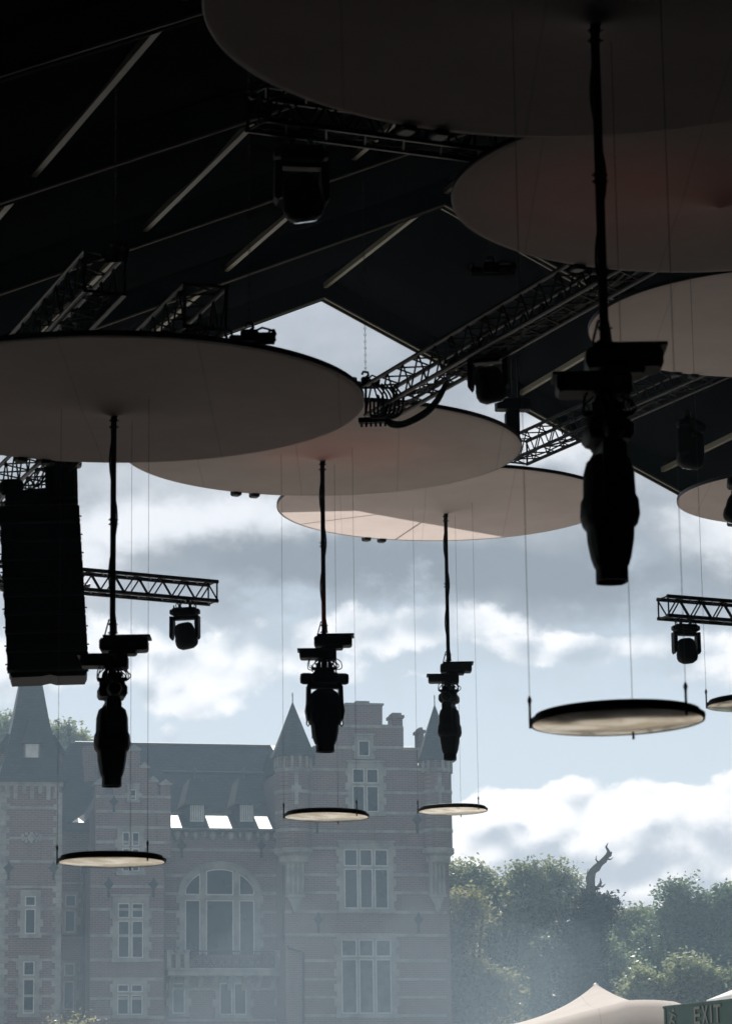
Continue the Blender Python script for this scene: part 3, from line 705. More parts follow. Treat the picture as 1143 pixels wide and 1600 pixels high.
def band(x0, x1, y, w, h=.17, proud=.035):
    u0, v = fp(x0, y, w); u1, _ = fp(x1, y, w); v = (v + fp(x1, y, w)[1]) / 2
    return (u0, u1, -w - proud, -w + .05, v - h / 2, v + h / 2)
def walls(x0, x1, ytop, w, depth=9.0, name='wall'):
    u0, u1 = fp(x0, ytop, w)[0], fp(x1, ytop, w)[0]; v = fp((x0 + x1) / 2, ytop, w)[1]
    m_ = MB(); m_.box(u0, u1, -w, -w + depth, 0, v); m_.build(name, 'brick', castle); return u0, u1, v
def quoins(m_, u, w, v0, v1, side, deep=True):
    n = int((v1 - v0) / .30)
    for i in range(n):
        L_ = .42 if i % 2 else .26; a = v0 + i * .30
        m_.box(u - (.03 if side > 0 else L_), u + (L_ if side > 0 else .03), -w - .03, -w + .3, a, a + .285)
def anchor(px, py, w, h=26):
    u, v1 = fp(px, py, w); _, v0 = fp(px, py + h, w); hh_ = v1 - v0
    m_ = MB(); m_.prism([(u, v1), (u + .10, v1 - .22 * hh_), (u + .26, v1 - .36 * hh_), (u + .12, v1 - .52 * hh_), (u + .05, v1 - .6 * hh_), (u + .07, v0), (u - .07, v0), (u - .05, v1 - .6 * hh_), (u - .12, v1 - .52 * hh_), (u - .26, v1 - .36 * hh_), (u - .10, v1 - .22 * hh_)][::-1], -w - .07, -w - .02)
    m_.build('wall_anchor', 'iron', castle)

# --- left tower
W1 = 3.2
u0, u1, vt = walls(3, 97, 1228, W1, 3.4)
m_ = MB(); quoins(m_, u0, W1, 0, vt - .3, 1); quoins(m_, u1, W1, 0, vt - .3, -1)
for y in (1262, 1310, 1346, 1386, 1420, 1459, 1500, 1530, 1556, 1580): m_.box(*band(14 if y < 1500 else 10, 88, y, W1, .13))
m_.box(u0 - .06, u1 + .06, -W1 - .12, -W1 + 3.4, vt - .02, vt + .22)
for i in range(7):      # corbel table under the eaves
    a = u0 + .28 + i * (u1 - u0 - .55) / 6; m_.box(a - .11, a + .11, -W1 - .08, -W1 + .05, vt - (.72 if i % 2 else .42), vt - .02)
m_.build('stone_dressings', 'stone', castle)
m_ = MB(); cu, cv = fp(49, 1309, W1)                       # carved cartouche
for a in range(12):
    q = a * math.pi / 6; m_.box(cu + .34 * math.cos(q) * 1.5 - .07, cu + .34 * math.cos(q) * 1.5 + .07, -W1 - .12, -W1, cv + .22 * math.sin(q) - .07, cv + .22 * math.sin(q) + .07)
m_.lathe([(.24, 0), (.2, .1), (0, .12)], 14, Tr(cu, -W1, cv) @ Matrix.Rotation(R(90), 4, 'X')); m_.build('carved_cartouche', 'stone', castle)
window(39, 1400, 56, 1460, W1, 1, .30, .24); window(36, 1502, 54, 1584, W1, 1, .30, .24)
anchor(14, 1345, W1, 30); anchor(84, 1345, W1, 30)
hw = (u1 - u0) / 2; uc = (u0 + u1) / 2; yc = -W1 + hw
def pyr(name, uc, yc, prof, m='slate', parent=castle, n=4, rot=math.pi / 4):
    """prof: (half width, z); square roofs"""
    w_ = MB(); vs = []; fs = []
    k = 1 / math.cos(math.pi / n)
    for r, z in prof:
        for i in range(n):
            a = rot + 2 * math.pi * i / n; vs.append((uc + r * k * math.cos(a), yc + r * k * math.sin(a), z))
    for j in range(len(prof) - 1):
        for i in range(n): i2 = (i + 1) % n; fs.append((j * n + i, j * n + i2, (j + 1) * n + i2, (j + 1) * n + i))
    fs.append(tuple(range(n - 1, -1, -1))); fs.append(tuple(range((len(prof) - 1) * n, len(prof) * n))); w_.add(vs, fs)
    return w_.build(name, m, parent)
zs = lambda py, w=0: fp(49, py, w)[1]
WC = W1 - hw
z_ = lambda y: fp(49, y, WC)[1]
spire = pyr('roof', uc, yc, [(hw + .35, vt + .2), (hw + .10, vt + .62), (hw * .80, z_(1172)), (hw * .60, z_(1130)), (hw * .36, z_(1066)), (hw * .33, z_(1060)), (.04, z_(970))])
m_ = MB(); r_ = hw * .38; m_.box(uc - r_, uc + r_, yc - r_, yc + r_, z_(1078), z_(1074)); m_.build('roof_collar', 'slate', spire)
# white lucarne on the tower roof, and two in profile at its sides
zz0, zz1 = z_(1196), z_(1168); yl = -W1 + .15
m_ = MB(); m_.box(uc - .42, uc + .42, yl, yl + 1.4, zz0, zz1); dm = m_.build('dormer', 'brick', castle)
m_ = MB(); m_.box(uc - .33, uc + .33, yl - .03, yl - .002, zz0 + .22, zz1 - .02); m_.build('dormer_front', 'white', dm)
m_ = MB(); m_.prism([(uc - .56, zz1), (uc + .56, zz1), (uc + .2, zz1 + 1.2), (uc, zz1 + 1.5), (uc - .2, zz1 + 1.2)], yl - .18, yl + 1.8); m_.build('roof', 'slate', dm)
for s in (-1, 1):
    a = uc + s * (hw * .72); m_ = MB(); m_.box(min(a, a + s * .55), max(a, a + s * .55), yc - .4, yc + .4, z_(1196), z_(1178)); dm = m_.build('dormer', 'brick', castle)
    m_ = MB(); m_.add([(a - s * .3, yc - .55, z_(1150)), (a + s * .12, yc - .55, z_(1150)), (a + s * .75, yc - .55, z_(1178)), (a - s * .1, yc - .55, z_(1178)), (a - s * .3, yc + .55, z_(1150)), (a + s * .12, yc + .55, z_(1150)), (a + s * .75, yc + .55, z_(1178)), (a - s * .1, yc + .55, z_(1178))],
                      [(0, 3, 2, 1), (4, 5, 6, 7), (0, 1, 5, 4), (1, 2, 6, 5), (2, 3, 7, 6), (0, 4, 7, 3)]); m_.build('roof', 'slate', dm)

# --- link between tower and stepped gable
W2 = -1.6
walls(92, 152, 1300, W2, 8)
window(102, 1398, 119, 1417, W2, 1, None, .12); window(101, 1422, 118, 1457, W2, 1, None, .12)
window(100, 1505, 117, 1525, W2, 1, None, .12); window(99, 1533, 116, 1578, W2, 1, None, .12)
m_ = MB()
for y in (1380, 1420.5, 1465, 1529): m_.box(*band(96, 150, y, W2, .10))
m_.build('stone_dressings', 'stone', castle)

def slope_roof(name, rows, m='slate', parent=castle, label=None):
    """rows: list of (xl, xr, y, w): a roof sheet through photo rows at offsets w; closed below"""
    L_ = []; 
    for (xl, xr, y, w) in rows:
        ul, vl = fp(xl, y, w); ur, vr = fp(xr, y, w); v = (vl + vr) / 2; L_.append(((ul, -w, v), (ur, -w, v)))
    w_ = MB(); th = .12; n = len(L_)
    vs = [p for pr in L_ for p in pr] + [(p[0], p[1] + .03, p[2] - th) for pr in L_ for p in pr]
    fs = []
    for i in range(n - 1):
        a = 2 * i; fs += [(a, a + 1, a + 3, a + 2), (2 * n + a, 2 * n + a + 2, 2 * n + a + 3, 2 * n + a + 1), (a, a + 2, 2 * n + a + 2, 2 * n + a), (a + 1, 2 * n + a + 1, 2 * n + a + 3, a + 3)]
    fs += [(0, 2 * n, 2 * n + 1, 1), (2 * n - 2, 2 * n - 1, 4 * n - 1, 4 * n - 2)]
    w_.add(vs, fs); o = w_.build(name, m, parent); return o, L_
# --- main wing roof: flared eave, steep slope, ridge, back slope
def wat(px, py, w0, v0, deg):
    lo, hi = w0 - 30, w0
    for _ in range(40):
        w = (lo + hi) / 2; v = fp(px, py, w)[1]
        if math.degrees(math.atan2(v - v0, w0 - w)) < deg: lo = w
        else: hi = w
    return w
def wflat(px, py, w0, v0, deg): return wat(px, py, w0, v0, deg)
W_EV = .45; V_EV = fp(350, 1296, W_EV)[1]; W_KN = wat(350, 1270, W_EV, V_EV, 24); V_KN = fp(350, 1270, W_KN)[1]
W_MD = wat(350, 1207, W_KN, V_KN, 47.5); W_RD = wat(350, 1164, W_KN, V_KN, 47.5)
ev = (262, 442, 1296, W_EV); kn = (262, 442, 1270, W_KN); md = (262, 442, 1207, W_MD); rd = (120, 442, 1164, W_RD)
o, L_ = slope_roof('roof', [ev, kn])
o.data.materials[0] = M['slateg']
for a, b in zip(L_, L_[1:]): print('slope', math.degrees(math.atan2(b[0][2] - a[0][2], b[0][1] - a[0][1])))
o, L2 = slope_roof('roof', [(150, 442, 1270, W_KN), (135, 442, 1207, W_MD), rd])
for a, b in zip(L2, L2[1:]): print('slope', math.degrees(math.atan2(b[0][2] - a[0][2], b[0][1] - a[0][1])))
ridge = L2[-1]
m_ = MB(); a, b = ridge
m_.add([a, b, (b[0], b[1] + 5, b[2] - 5), (a[0], a[1] + 5, a[2] - 5), (a[0], a[1], a[2] - 6), (b[0], b[1], b[2] - 6)], [(0, 3, 2, 1), (0, 4, 3), (1, 2, 5)]); m_.build('roof', 'slate', castle)
m_ = MB(); m_.tube([Vector(a) + Vector((-.1, 0, .03)), Vector(b) + Vector((.1, 0, .03))], .09, 6)
md_ = L2[1]; m_.tube([Vector(md_[0]) + Vector((4.2, -.03, .03)), Vector(md_[1]) + Vector((0, -.03, .03))], .06, 6)
m_.build('ridge_flashing', 'lead', castle)
walls(255, 446, 1300, 0, 12)
# link roof: hip end with concave flare
def sheet(name, pts, faces, m, parent=castle):
    w_ = MB(); w_.add(pts, faces); return w_.build(name, m, parent)
q = lambda px, py, w: (fp(px, py, w)[0], -w, fp(px, py, w)[1])
sheet('roof', [q(92, 1300, -1.2), q(152, 1300, -1.2), q(152, 1210, -3.6), q(92, 1190, -4.4), q(109, 1161, -5.0), q(152, 1161, -5.0)], [(0, 1, 2, 3), (3, 2, 5, 4)], 'slate')
m_ = MB(); fl_ = [(104, 1288, 1279), (112, 1285, 1279), (122, 1278, 1275), (131, 1272, 1274), (138, 1262, 1273), (145, 1248, 1272), (149, 1236, 1272)]
vs = []; 
for (x, y, _) in fl_: vs += [q(x, y, -.15), q(x + 1, min(y + 14, 1285), .6)]
m_.add(vs, [(2 * i, 2 * i + 1, 2 * i + 3, 2 * i + 2) for i in range(len(fl_) - 1)]); m_.build('flared_eave', 'slateg', castle)
m_ = MB(); a = Vector(q(108, 1160, -5.0)); m_.lathe([(0, 0), (.08, .02), (.06, .35), (.16, .45), (.10, .6), (.17, .72), (.05, .95), (0, 1.25)], 10, Tr(*a)); m_.build('finial', 'lead', castle)
m_ = MB(); m_.box(*RC(131, 1166, 152, 1232, -3.6)[:2], 3.3, 4.6, *RC(131, 1166, 152, 1232, -3.6)[2:]); m_.build('chimney', 'brick', castle)

# --- stepped gable bay
W3 = 1.3
def P3(x, y): return fp(x, y, W3)
steps = [(149, 1340), (149, 1226), (163, 1226), (163, 1241), (178, 1241), (178, 1222), (190, 1222), (190, 1200), (200, 1200), (200, 1173), (219, 1173), (219, 1200), (232, 1200), (232, 1222), (246, 1222), (246, 1241), (251, 1241), (251, 1227), (267, 1227), (267, 1340)]
m_ = MB(); m_.prism([P3(x, y) for x, y in steps][::-1], -W3, -W3 + .7); m_.build('gable', 'brick', castle)
m_ = MB()
for (x0, x1, y) in ((147, 165, 1226), (176, 191, 1222), (188, 201, 1200), (198, 221, 1173), (218, 234, 1200), (231, 248, 1222), (249, 269, 1227)):
    u0, v = P3(x0, y); u1, _ = P3(x1, y); m_.box(u0, u1, -W3 - .10, -W3 + .8, v, v + .12); m_.prism([(u0 + .05, v + .12), (u1 - .05, v + .12), ((u0 + u1) / 2, v + .34)], -W3 - .05, -W3 + .7)
for y in (1245, 1268, 1293, 1316): m_.box(*band(150, 267, y, W3, .15))
for y in (1340, 1385, 1421, 1462, 1500, 1530, 1560, 1590): m_.box(*band(141, 256, y, W3 + .01, .15))
m_.build('stone_dressings', 'stone', castle)
u0, u1 = P3(142, 1345)[0], P3(256, 1345)[0]; m_ = MB(); m_.box(u0, u1, -W3 - .01, 4, 0, P3(200, 1332)[1]); m_.box(P3(149, 1300)[0], P3(267, 1300)[0], -W3 + .69, 4, P3(200, 1334)[1], P3(200, 1250)[1]); m_.build('wall', 'brick', castle)
window(203, 1233, 213, 1251, W3, 1, None, .14, hood=True)
window(191, 1300, 218, 1362, W3, 2, .38, .26); window(184, 1411, 224, 1497, W3 + .01, 2, .30, .28, hood=True); window(183, 1538, 223, 1586, W3 + .01, 2, .30, .24)
anchor(170, 1370, W3 + .02, 32); anchor(240, 1370, W3 + .02, 32); anchor(178, 1243, W3, 26)
m_ = MB(); m_.tube([q(132, 1345, .2), q(131, 1590, .2)], .07, 8); m_.bev(*[fp(132, 1360, .3)[0] + k for k in (-.16, .16)], -.4, -.1, fp(132, 1366, .3)[1], fp(132, 1352, .3)[1], .03); m_.build('rain_pipe', 'iron', castle)
# chimney and lit roof slope behind the gable
m_ = MB(); m_.add([q(150, 1226, -.2), q(183, 1200, -1.6), q(183, 1243, -.6), q(166, 1243, .3), q(158, 1236, .3)], [(0, 4, 3, 2, 1)]); m_.build('roof', 'slateg', castle)

# --- main wing
u0, v = fp(262, 1296, 0); u1, _ = fp(442, 1296, 0)
m_ = MB(); v = fp(350, 1299, 0)[1]
m_.box(u0, u1, -.38, .1, v - .02, v + .12)
for i in range(12):
    a = u0 + .5 + i * (u1 - u0 - .9) / 11; big = .30 if i % 2 == 0 else .2
    m_.lathe([(.02, -big * 1.7), (big * .55, -big * 1.3), (big * .75, -big * .5), (big * .5, 0)], 9, Tr(a, -.10, v - .03))
for (xa, xb, y) in ((258, 442, 1328), (258, 292, 1368), (398, 442, 1368), (258, 290, 1396), (400, 442, 1396), (258, 288, 1425), (400, 444, 1425), (258, 288, 1462), (400, 446, 1462), (262, 340, 1545), (390, 446, 1545), (262, 446, 1594)): m_.box(*band(xa, xb, y, 0, .14))
m_.build('stone_dressings', 'stone', castle)
anchor(284, 1310, .02, 30); anchor(408, 1310, .02, 30)
# arched window
ax0, ax1 = fp(288, 1400, 0)[0], fp(398, 1400, 0)[0]; av0 = fp(343, 1492, 0)[1]; vsp = fp(343, 1400, 0)[1]; vtp = fp(343, 1357, 0)[1]
aw = (ax1 - ax0) / 2; ac = (ax0 + ax1) / 2; ah = vtp - vsp
def arc(rx, rz, n=28, a0=0, a1=math.pi): return [(ac + rx * math.cos(a0 + (a1 - a0) * i / n), vsp + rz * math.sin(a0 + (a1 - a0) * i / n)) for i in range(n + 1)]
m_ = MB()
for (ri, ro, pr) in ((0, .28, .10), (.28, .36, .16)):
    A = arc(aw + ri, ah + ri); B = arc(aw + ro, ah + ro)
    for i in range(28): m_.prism([A[i], B[i], B[i + 1], A[i + 1]], -pr, .05)
for s in (-1, 1):
    n = 8; st = (vsp - av0) / n
    for i in range(n):
        e = .28 + (.16 if i % 2 else 0); a = ac + s * aw; m_.box(min(a, a + s * e), max(a, a + s * e), -.098, .05, av0 + i * st, av0 + (i + 1) * st)
aw_ = m_.build('window', 'stone', castle); aw_['label'] = 'large round arched window above the balcony'
m_ = MB(); m_.prism([(ac + aw, av0)] + arc(aw, ah) + [(ac - aw, av0)], -.012, .03); m_.build('pane', 'pane', aw_)
m_ = MB(); us = [ac - aw, ac - aw * .50, ac - aw * .44, ac + aw * .44, ac + aw * .50, ac + aw]
for x in (ac - aw * .47, ac + aw * .47): m_.box(x - .13, x + .13, -.10, -.012, av0, vsp + ah * math.sqrt(1 - .47 ** 2))
m_.box(ac - aw, ac + aw, -.11, -.012, vsp - .20, vsp + .02); m_.build('mullion', 'stone', aw_)
m_ = MB(); t = .07
for (a, b) in ((ac - aw + .02, ac - aw * .47 - .14), (ac - aw * .47 + .14, ac + aw * .47 - .14), (ac + aw * .47 + .14, ac + aw - .02)):
    m_.box(a, a + t, -.07, -.013, av0, vsp - .21); m_.box(b - t, b, -.07, -.013, av0, vsp - .21); m_.box(a + t, b - t, -.07, -.013, vsp - .21 - t, vsp - .21)
    m_.box(a, b, -.07, -.013, vsp + .03, vsp + .03 + t)
    for x in (a, b - t):
        hh_ = ah * math.sqrt(max(0, 1 - ((x + t / 2 - ac) / aw) ** 2)) - .02
        if hh_ > .1: m_.box(x, x + t, -.07, -.013, vsp + .03 + t, vsp + hh_)
    N_ = 8
    for i in range(N_):
        x0_, x1_ = a + (b - a) * i / N_, a + (b - a) * (i + 1) / N_
        z0_, z1_ = [vsp + ah * math.sqrt(max(0, 1 - ((x - ac) / aw) ** 2)) for x in (x0_, x1_)]
        m_.prism([(x0_, z0_ - .02), (x1_, z1_ - .02), (x1_, z1_ - .09), (x0_, z0_ - .09)][::-1], -.07, -.013)
m_.build('frame', 'white', aw_)
# balcony with carved brackets and iron railing
bu0, bu1 = fp(262, 1515, 1.0)[0], fp(462, 1515, 1.0)[0]; bv = fp(350, 1516, 1.0)[1]
m_ = MB(); m_.box(bu0, bu1, -1.15, 0, bv - .28, bv); m_.box(bu0 - .08, bu1 + .08, -1.25, 0, bv, bv + .10)
for i in range(9):
    a = bu0 + .3 + i * (bu1 - bu0 - .6) / 8
    m_.add([(a - .14, -1.05, bv - .28), (a + .14, -1.05, bv - .28), (a - .14, 0, bv - .28), (a + .14, 0, bv - .28), (a - .11, 0, bv - 1.0), (a + .11, 0, bv - 1.0), (a - .12, -.5, bv - .45), (a + .12, -.5, bv - .45)], [(0, 2, 3, 1), (0, 1, 7, 6), (6, 7, 5, 4), (0, 6, 4, 2), (1, 3, 5, 7)])
for x in (264, 278, 292, 434, 448, 460):
    a = fp(x, 1500, 1.0)[0]; m_.box(a - .12, a + .12, -1.1, -.85, bv + .10, bv + .95); m_.box(a - .17, a + .17, -1.14, -.8, bv + .95, bv + 1.05)
for (a_, b_) in ((264, 292), (434, 460)): m_.box(fp(a_, 1500, 1)[0], fp(b_, 1500, 1)[0], -1.1, -.88, bv + .80, bv + .95)
bal = m_.build('balcony', 'stone', castle)
m_ = MB(); ra, rb = fp(294, 1500, 1)[0], fp(432, 1500, 1)[0]; n = 12
m_.tube([(ra, -1.0, bv + .98), (rb, -1.0, bv + .98)], .035, 5); m_.tube([(ra, -1.0, bv + .16), (rb, -1.0, bv + .16)], .03, 5)
for i in range(n + 1):
    x = ra + (rb - ra) * i / n; m_.tube([(x, -1, bv + .1), (x, -1, bv + .98)], .022, 5)
    if i < n:
        st = (rb - ra) / n; c0 = x + st / 2
        for s in (-1, 1):
            m_.tube([(c0, -1, bv + .2), (c0 + s * st * .38, -1, bv + .42), (c0 + s * st * .30, -1, bv + .66), (c0 + s * st * .08, -1, bv + .60), (c0 + s * st * .16, -1, bv + .48)], .022, 4)
            m_.tube([(c0, -1, bv + .6), (c0 + s * st * .25, -1, bv + .85), (c0 + s * st * .44, -1, bv + .80)], .02, 4)
m_.build('railing', 'iron', bal)
window(343, 1536, 385, 1586, 0, 2, None, .24); window(269, 1536, 289, 1584, 0, 1, None, .18, 'curtain'); window(437, 1536, 449, 1584, 0, 1, None, .18)
# roof dormers
for (x0, x1) in ((296, 320), (374, 397)):
    wd = .05; a, b, c, d = RC(x0, 1255, x1, 1284, wd)
    m_ = MB(); m_.box(a, b, -wd, 2.6, c - .3, d); dm = m_.build('dormer', 'slate', castle)
    m_ = MB(); m_.box(a + .04, b - .04, -wd - .04, -wd - .003, c, d); fr = m_.build('dormer_front', 'white', dm)  # white panel stands in for sky reflected in the dormer window
    m_ = MB()
    for i in range(6): x = a + .1 + i * (b - a - .2) / 5; m_.box(x - .012, x + .012, -wd - .06, -wd - .042, c + .08, d - .08)
    m_.build('batten', 'lead', fr)
    e = .32; top = d + 1.45; um = (a + b) / 2
    m_ = MB(); m_.add([(a - e, -wd - .3, d - .02), (b + e, -wd - .3, d - .02), (b + e, 2.2, d - .02), (a - e, 2.2, d - .02), (um - .25, .75, top), (um + .25, .75, top), (um + .25, 3.0, top), (um - .25, 3.0, top), (a - e, -wd - .3, d - .1), (b + e, -wd - .3, d - .1), (b + e, 2.2, d - .1), (a - e, 2.2, d - .1)],
          [(0, 1, 5, 4), (1, 2, 6, 5), (3, 0, 4, 7), (2, 3, 7, 6), (4, 5, 6, 7), (8, 9, 1, 0), (9, 10, 2, 1), (11, 8, 0, 3), (8, 11, 10, 9)]); m_.build('roof', 'slate', dm)
    m_ = MB(); m_.lathe([(.05, 0), (.03, .3), (.09, .38), (0, .62)], 8, Tr(um, .8, top)); m_.build('finial', 'lead', dm)

# --- big right pavilion
W4 = 2.6
P4 = lambda x, y, w=W4: fp(x, y, w)
m_ = MB(); out = [(444, 1600), (444, 1196), (492, 1196), (492, 1170), (505, 1170), (505, 1136), (541, 1136), (541, 1101), (597, 1101), (597, 1136), (630, 1136), (630, 1172), (652, 1172), (652, 1196), (698, 1196), (698, 1600)]
poly = [P4(x, y) for x, y in out]; poly[0] = (poly[1][0], 0); poly[-1] = (poly[-2][0], 0)
m_.prism(poly[::-1], -W4, -W4 + .9); m_.build('gable', 'brick', castle)
m_ = MB(); m_.box(poly[1][0], poly[-2][0] - .02, -W4 + .9, 10, 0, P4(570, 1200)[1]); m_.build('wall', 'brick', castle)
m_ = MB()
for (x0, x1, y) in ((490, 507, 1169), (503, 543, 1136), (595, 612, 1136), (628, 654, 1172)):
    u0, v = P4(x0, y); u1, _ = P4(x1, y); m_.box(u0, u1, -W4 - .08, -W4 + .95, v, v + .13)
u0, v = P4(539, 1101); u1, _ = P4(599, 1101); m_.box(u0, u1, -W4 - .08, -W4 + 1.0, v, v + .10); m_.box(P4(556, 1100)[0], P4(577, 1100)[0], -W4, -W4 + .8, v + .1, v + .22)
ys4 = (1135, 1168, 1202, 1239, 1271, 1299, 1325, 1367, 1395, 1425, 1462, 1501, 1530, 1558, 1587)
for y in ys4:
    xl, xr = (446, 697) if y > 1196 else ((494, 651) if y > 1170 else ((507, 629)))
    if 1200 < y < 1275: parts_ = [(xl, 547), (594, xr)]
    elif 1320 < y < 1425: parts_ = [(xl + 24, 534), (610, xr - 26)]
    elif y > 1465: parts_ = [(xl + 30, 528), (616, xr)]
    elif 1150 < y < 1185: parts_ = [(xl, 556), (582, xr)]
    else: parts_ = [(xl, xr)]
    for a, b in parts_: m_.box(*band(a, b, y, W4, .15))
u0, v = P4(446, 1462); m_.box(P4(445, 1462)[0], P4(697, 1462)[0], -W4 - .07, -W4, v - .02, v + .12)
m_.build('stone_dressings', 'stone', castle)
window(559, 1157, 577, 1182, W4, 1, None, .2, hood=True, label='small square window high in the big gable')
window(550, 1201, 591, 1269, W4, 2, .37, .26, hood=True)
window(537, 1327, 606, 1420, W4, 3, .31, .28, hood=True, label='wide six light window between the stone oriels')
window(533, 1468, 611, 1584, W4, 3, .25, .26, 'curtain', label='lowest wide window of the pavilion, curtains drawn')
for (x, y) in ((495, 1268), (651, 1268), (497, 1424), (653, 1424)): anchor(x, y, W4, 34)
# small chimneys and side roofs behind the gable
for (x0, x1, y0, y1) in ((612, 629, 1122, 1180), (654, 662, 1145, 1180), (492, 504, 1118, 1150)):
    a, b, c, d = RC(x0, y0, x1, y1, 0); m_ = MB(); m_.box(a, b, 0, 1.0, c, d); m_.box(a - .08, b + .08, -.08, 1.08, d, d + .16); m_.box(a + .05, b - .05, .05, .95, d + .16, d + .3); m_.build('chimney', 'brick', castle)
a, b, c, d = RC(600, 1151, 664, 1196, .8); m_ = MB(); m_.add([(a, -.9, c), (b, -.9, c), (b, 2.6, d), (a, 2.6, d), (b, 7, c), (a, 7, c)], [(0, 1, 2, 3), (3, 2, 4, 5), (1, 4, 2), (0, 3, 5)]); m_.build('roof', 'slate', castle)
a, b, c, d = RC(440, 1151, 500, 1196, .8); m_ = MB(); m_.add([(a, -.9, c), (b, -.9, c), (b, 2.6, d), (a, 2.6, d), (b, 7, c), (a, 7, c)], [(0, 1, 2, 3), (3, 2, 4, 5), (1, 4, 2), (0, 3, 5)]); m_.build('roof', 'slate', castle)
# corner turrets
for (xc, ap, ye, rr) in ((457.5, 1097, 1181, 27), (680, 1101, 1187, 24)):
    WT = W4 - .2; uc, vb = fp(xc, ye, WT); m_ = MB(); k = DIST / F; r = rr * k
    zt = fp(xc, ap, WT)[1]; zb = fp(xc, 1330, WT)[1]; ze = vb
    m_.lathe([(r * .35, zb - 1.0), (r * .7, zb - .35), (r, zb), (r, ze)], 16, ox=uc, oy=-WT); m_.lathe([(r * .85, ze - .2), (r * .85, ze + .5)], 16, ox=uc, oy=-WT)
    tu = m_.build('turret', 'brick', castle)
    m_ = MB(); 
    for y in (1205, 1239, 1271, 1299): v = fp(xc, y, WT)[1]; m_.lathe([(r, v - .08), (r + .035, v - .08), (r + .035, v + .08), (r, v + .08)], 16, ox=uc, oy=-WT)
    m_.lathe([(r * .3, zb - 1.15), (r * .5, zb - 1.1), (r * .5, zb - .8), (r * .85, zb - .6), (r * .85, zb - .3), (r * 1.1, zb - .15), (r * 1.1, zb + .12), (r, zb + .12)], 16, ox=uc, oy=-WT)
    for i in range(14):
        a = i * 2 * math.pi / 14; T = Tr(uc, -WT, 0) @ Rz(a); m_.box(r - .03, r + .09, -.07, .07, ze - .75, ze - .02, T)
    v = fp(xc, 1235, WT)[1]; m_.box(uc - .10, uc + .10, -WT - r - .06, -WT - r + .08, v - .85, v + .85); m_.box(uc - .26, uc + .26, -WT - r - .055, -WT - r + .10, v - .2, v + .15)
    m_.build('stone_dressings', 'stone', tu)
    m_ = MB(); m_.lathe([(r * 1.05, ze - .1), (r * 1.33, ze - .12), (r * 1.30, ze + .02), (r * 1.05, ze + .50), (r * .74, ze + (zt - ze) * .42), (r * .02, zt)], 8, ox=uc, oy=-WT); m_.build('cone_roof', 'slate', tu)
    m_ = MB(); m_.tube([(uc, -WT, zt - .1), (uc, -WT, zt + .5)], .03, 5); m_.lathe([(.0, zt + .3), (.05, zt + .36), (0, zt + .42)], 8, ox=uc, oy=-WT); m_.build('finial', 'lead', tu)
# carved oriel piers under the turrets
for (x0, x1) in ((446, 474), (669, 694)):
    a, b, c, d = RC(x0, 1336, x1, 1398, W4); m_ = MB(); mid = (a + b) / 2
    m_.box(a, b, -W4 - .22, -W4, c, d); m_.box(a - .10, b + .10, -W4 - .34, -W4, d, d + .16); m_.box(a - .16, b + .16, -W4 - .42, -W4, d + .16, d + .30); m_.box(a - .05, b + .05, -W4 - .28, -W4, c - .14, c)
    for i in range(4): x = a + .1 + i * (b - a - .2) / 3; m_.tube([(x, -W4 - .26, c), (x, -W4 - .26, d)], .07, 8)
    m_.prism([(a + .05, c - .14), (b - .05, c - .14), (b - .25, c - .5), (mid + .1, c - .95), (mid - .1, c - .95), (a + .25, c - .5)][::-1], -W4 - .18, -W4); m_.build('carved_pier', 'stone', castle)
m_ = MB(); m_.tube([q(443, 1300, W4 - .4), q(443, 1470, W4 - .4), q(452, 1482, W4 + .1), q(474, 1488, W4 + .12), q(474, 1600, W4 + .12)], .06, 7); m_.build('rain_pipe', 'iron', castle)

# ------------------------------------------------------------------ trees
def leaves(name, blobs, n, size, mt, parent, seed=1, flat=0.75, local=Vector((0, 0, 0))):
    """blobs: (centre, (rx, ry, rz), weight). leaf-sized quads gathered into sprays on each blob"""
    rng = np.random.default_rng(seed); P_ = []; NR = []
    tw = sum(b[2] for b in blobs)
    for (c, rad, wgt) in blobs:
        k = int(n * wgt / tw); ncl = max(8, k // 60)
        d = rng.normal(size=(ncl, 3)); d /= np.linalg.norm(d, axis=1)[:, None]; rr = rng.uniform(.3, 1.08, ncl) ** .55
        cl = np.array(c)[None] + d * rr[:, None] * np.array(rad)[None]
        sz = rng.uniform(.25, .6, ncl)
        idx = rng.integers(0, ncl, k); off = np.clip(rng.normal(size=(k, 3)), -1.7, 1.7) * sz[idx][:, None] * np.array([1, 1, flat])
        P_.append(cl[idx] + off)
    P_ = np.concatenate(P_) - np.array(local)[None]; k = len(P_)
    a = rng.normal(size=(k, 3)); a[:, 2] *= .5; a /= np.linalg.norm(a, axis=1)[:, None]
    b = np.cross(a, rng.normal(size=(k, 3))); b /= np.linalg.norm(b, axis=1)[:, None]
    s = size * rng.uniform(.5, 1.25, k)[:, None]
    V_ = np.stack([P_ - a * s, P_ - b * s * .5, P_ + a * s, P_ + b * s * .5], 1).reshape(-1, 3)
    me = bpy.data.meshes.new(name); me.vertices.add(4 * k); me.vertices.foreach_set('co', V_.astype(np.float32).ravel())
    me.loops.add(4 * k); me.loops.foreach_set('vertex_index', np.arange(4 * k, dtype=np.int32)); me.polygons.add(k)
    me.polygons.foreach_set('loop_start', np.arange(0, 4 * k, 4, dtype=np.int32)); me.update(calc_edges=True); me.materials.append(mt)
    o = bpy.data.objects.new(name, me); COL.objects.link(o); o.parent = parent; return o
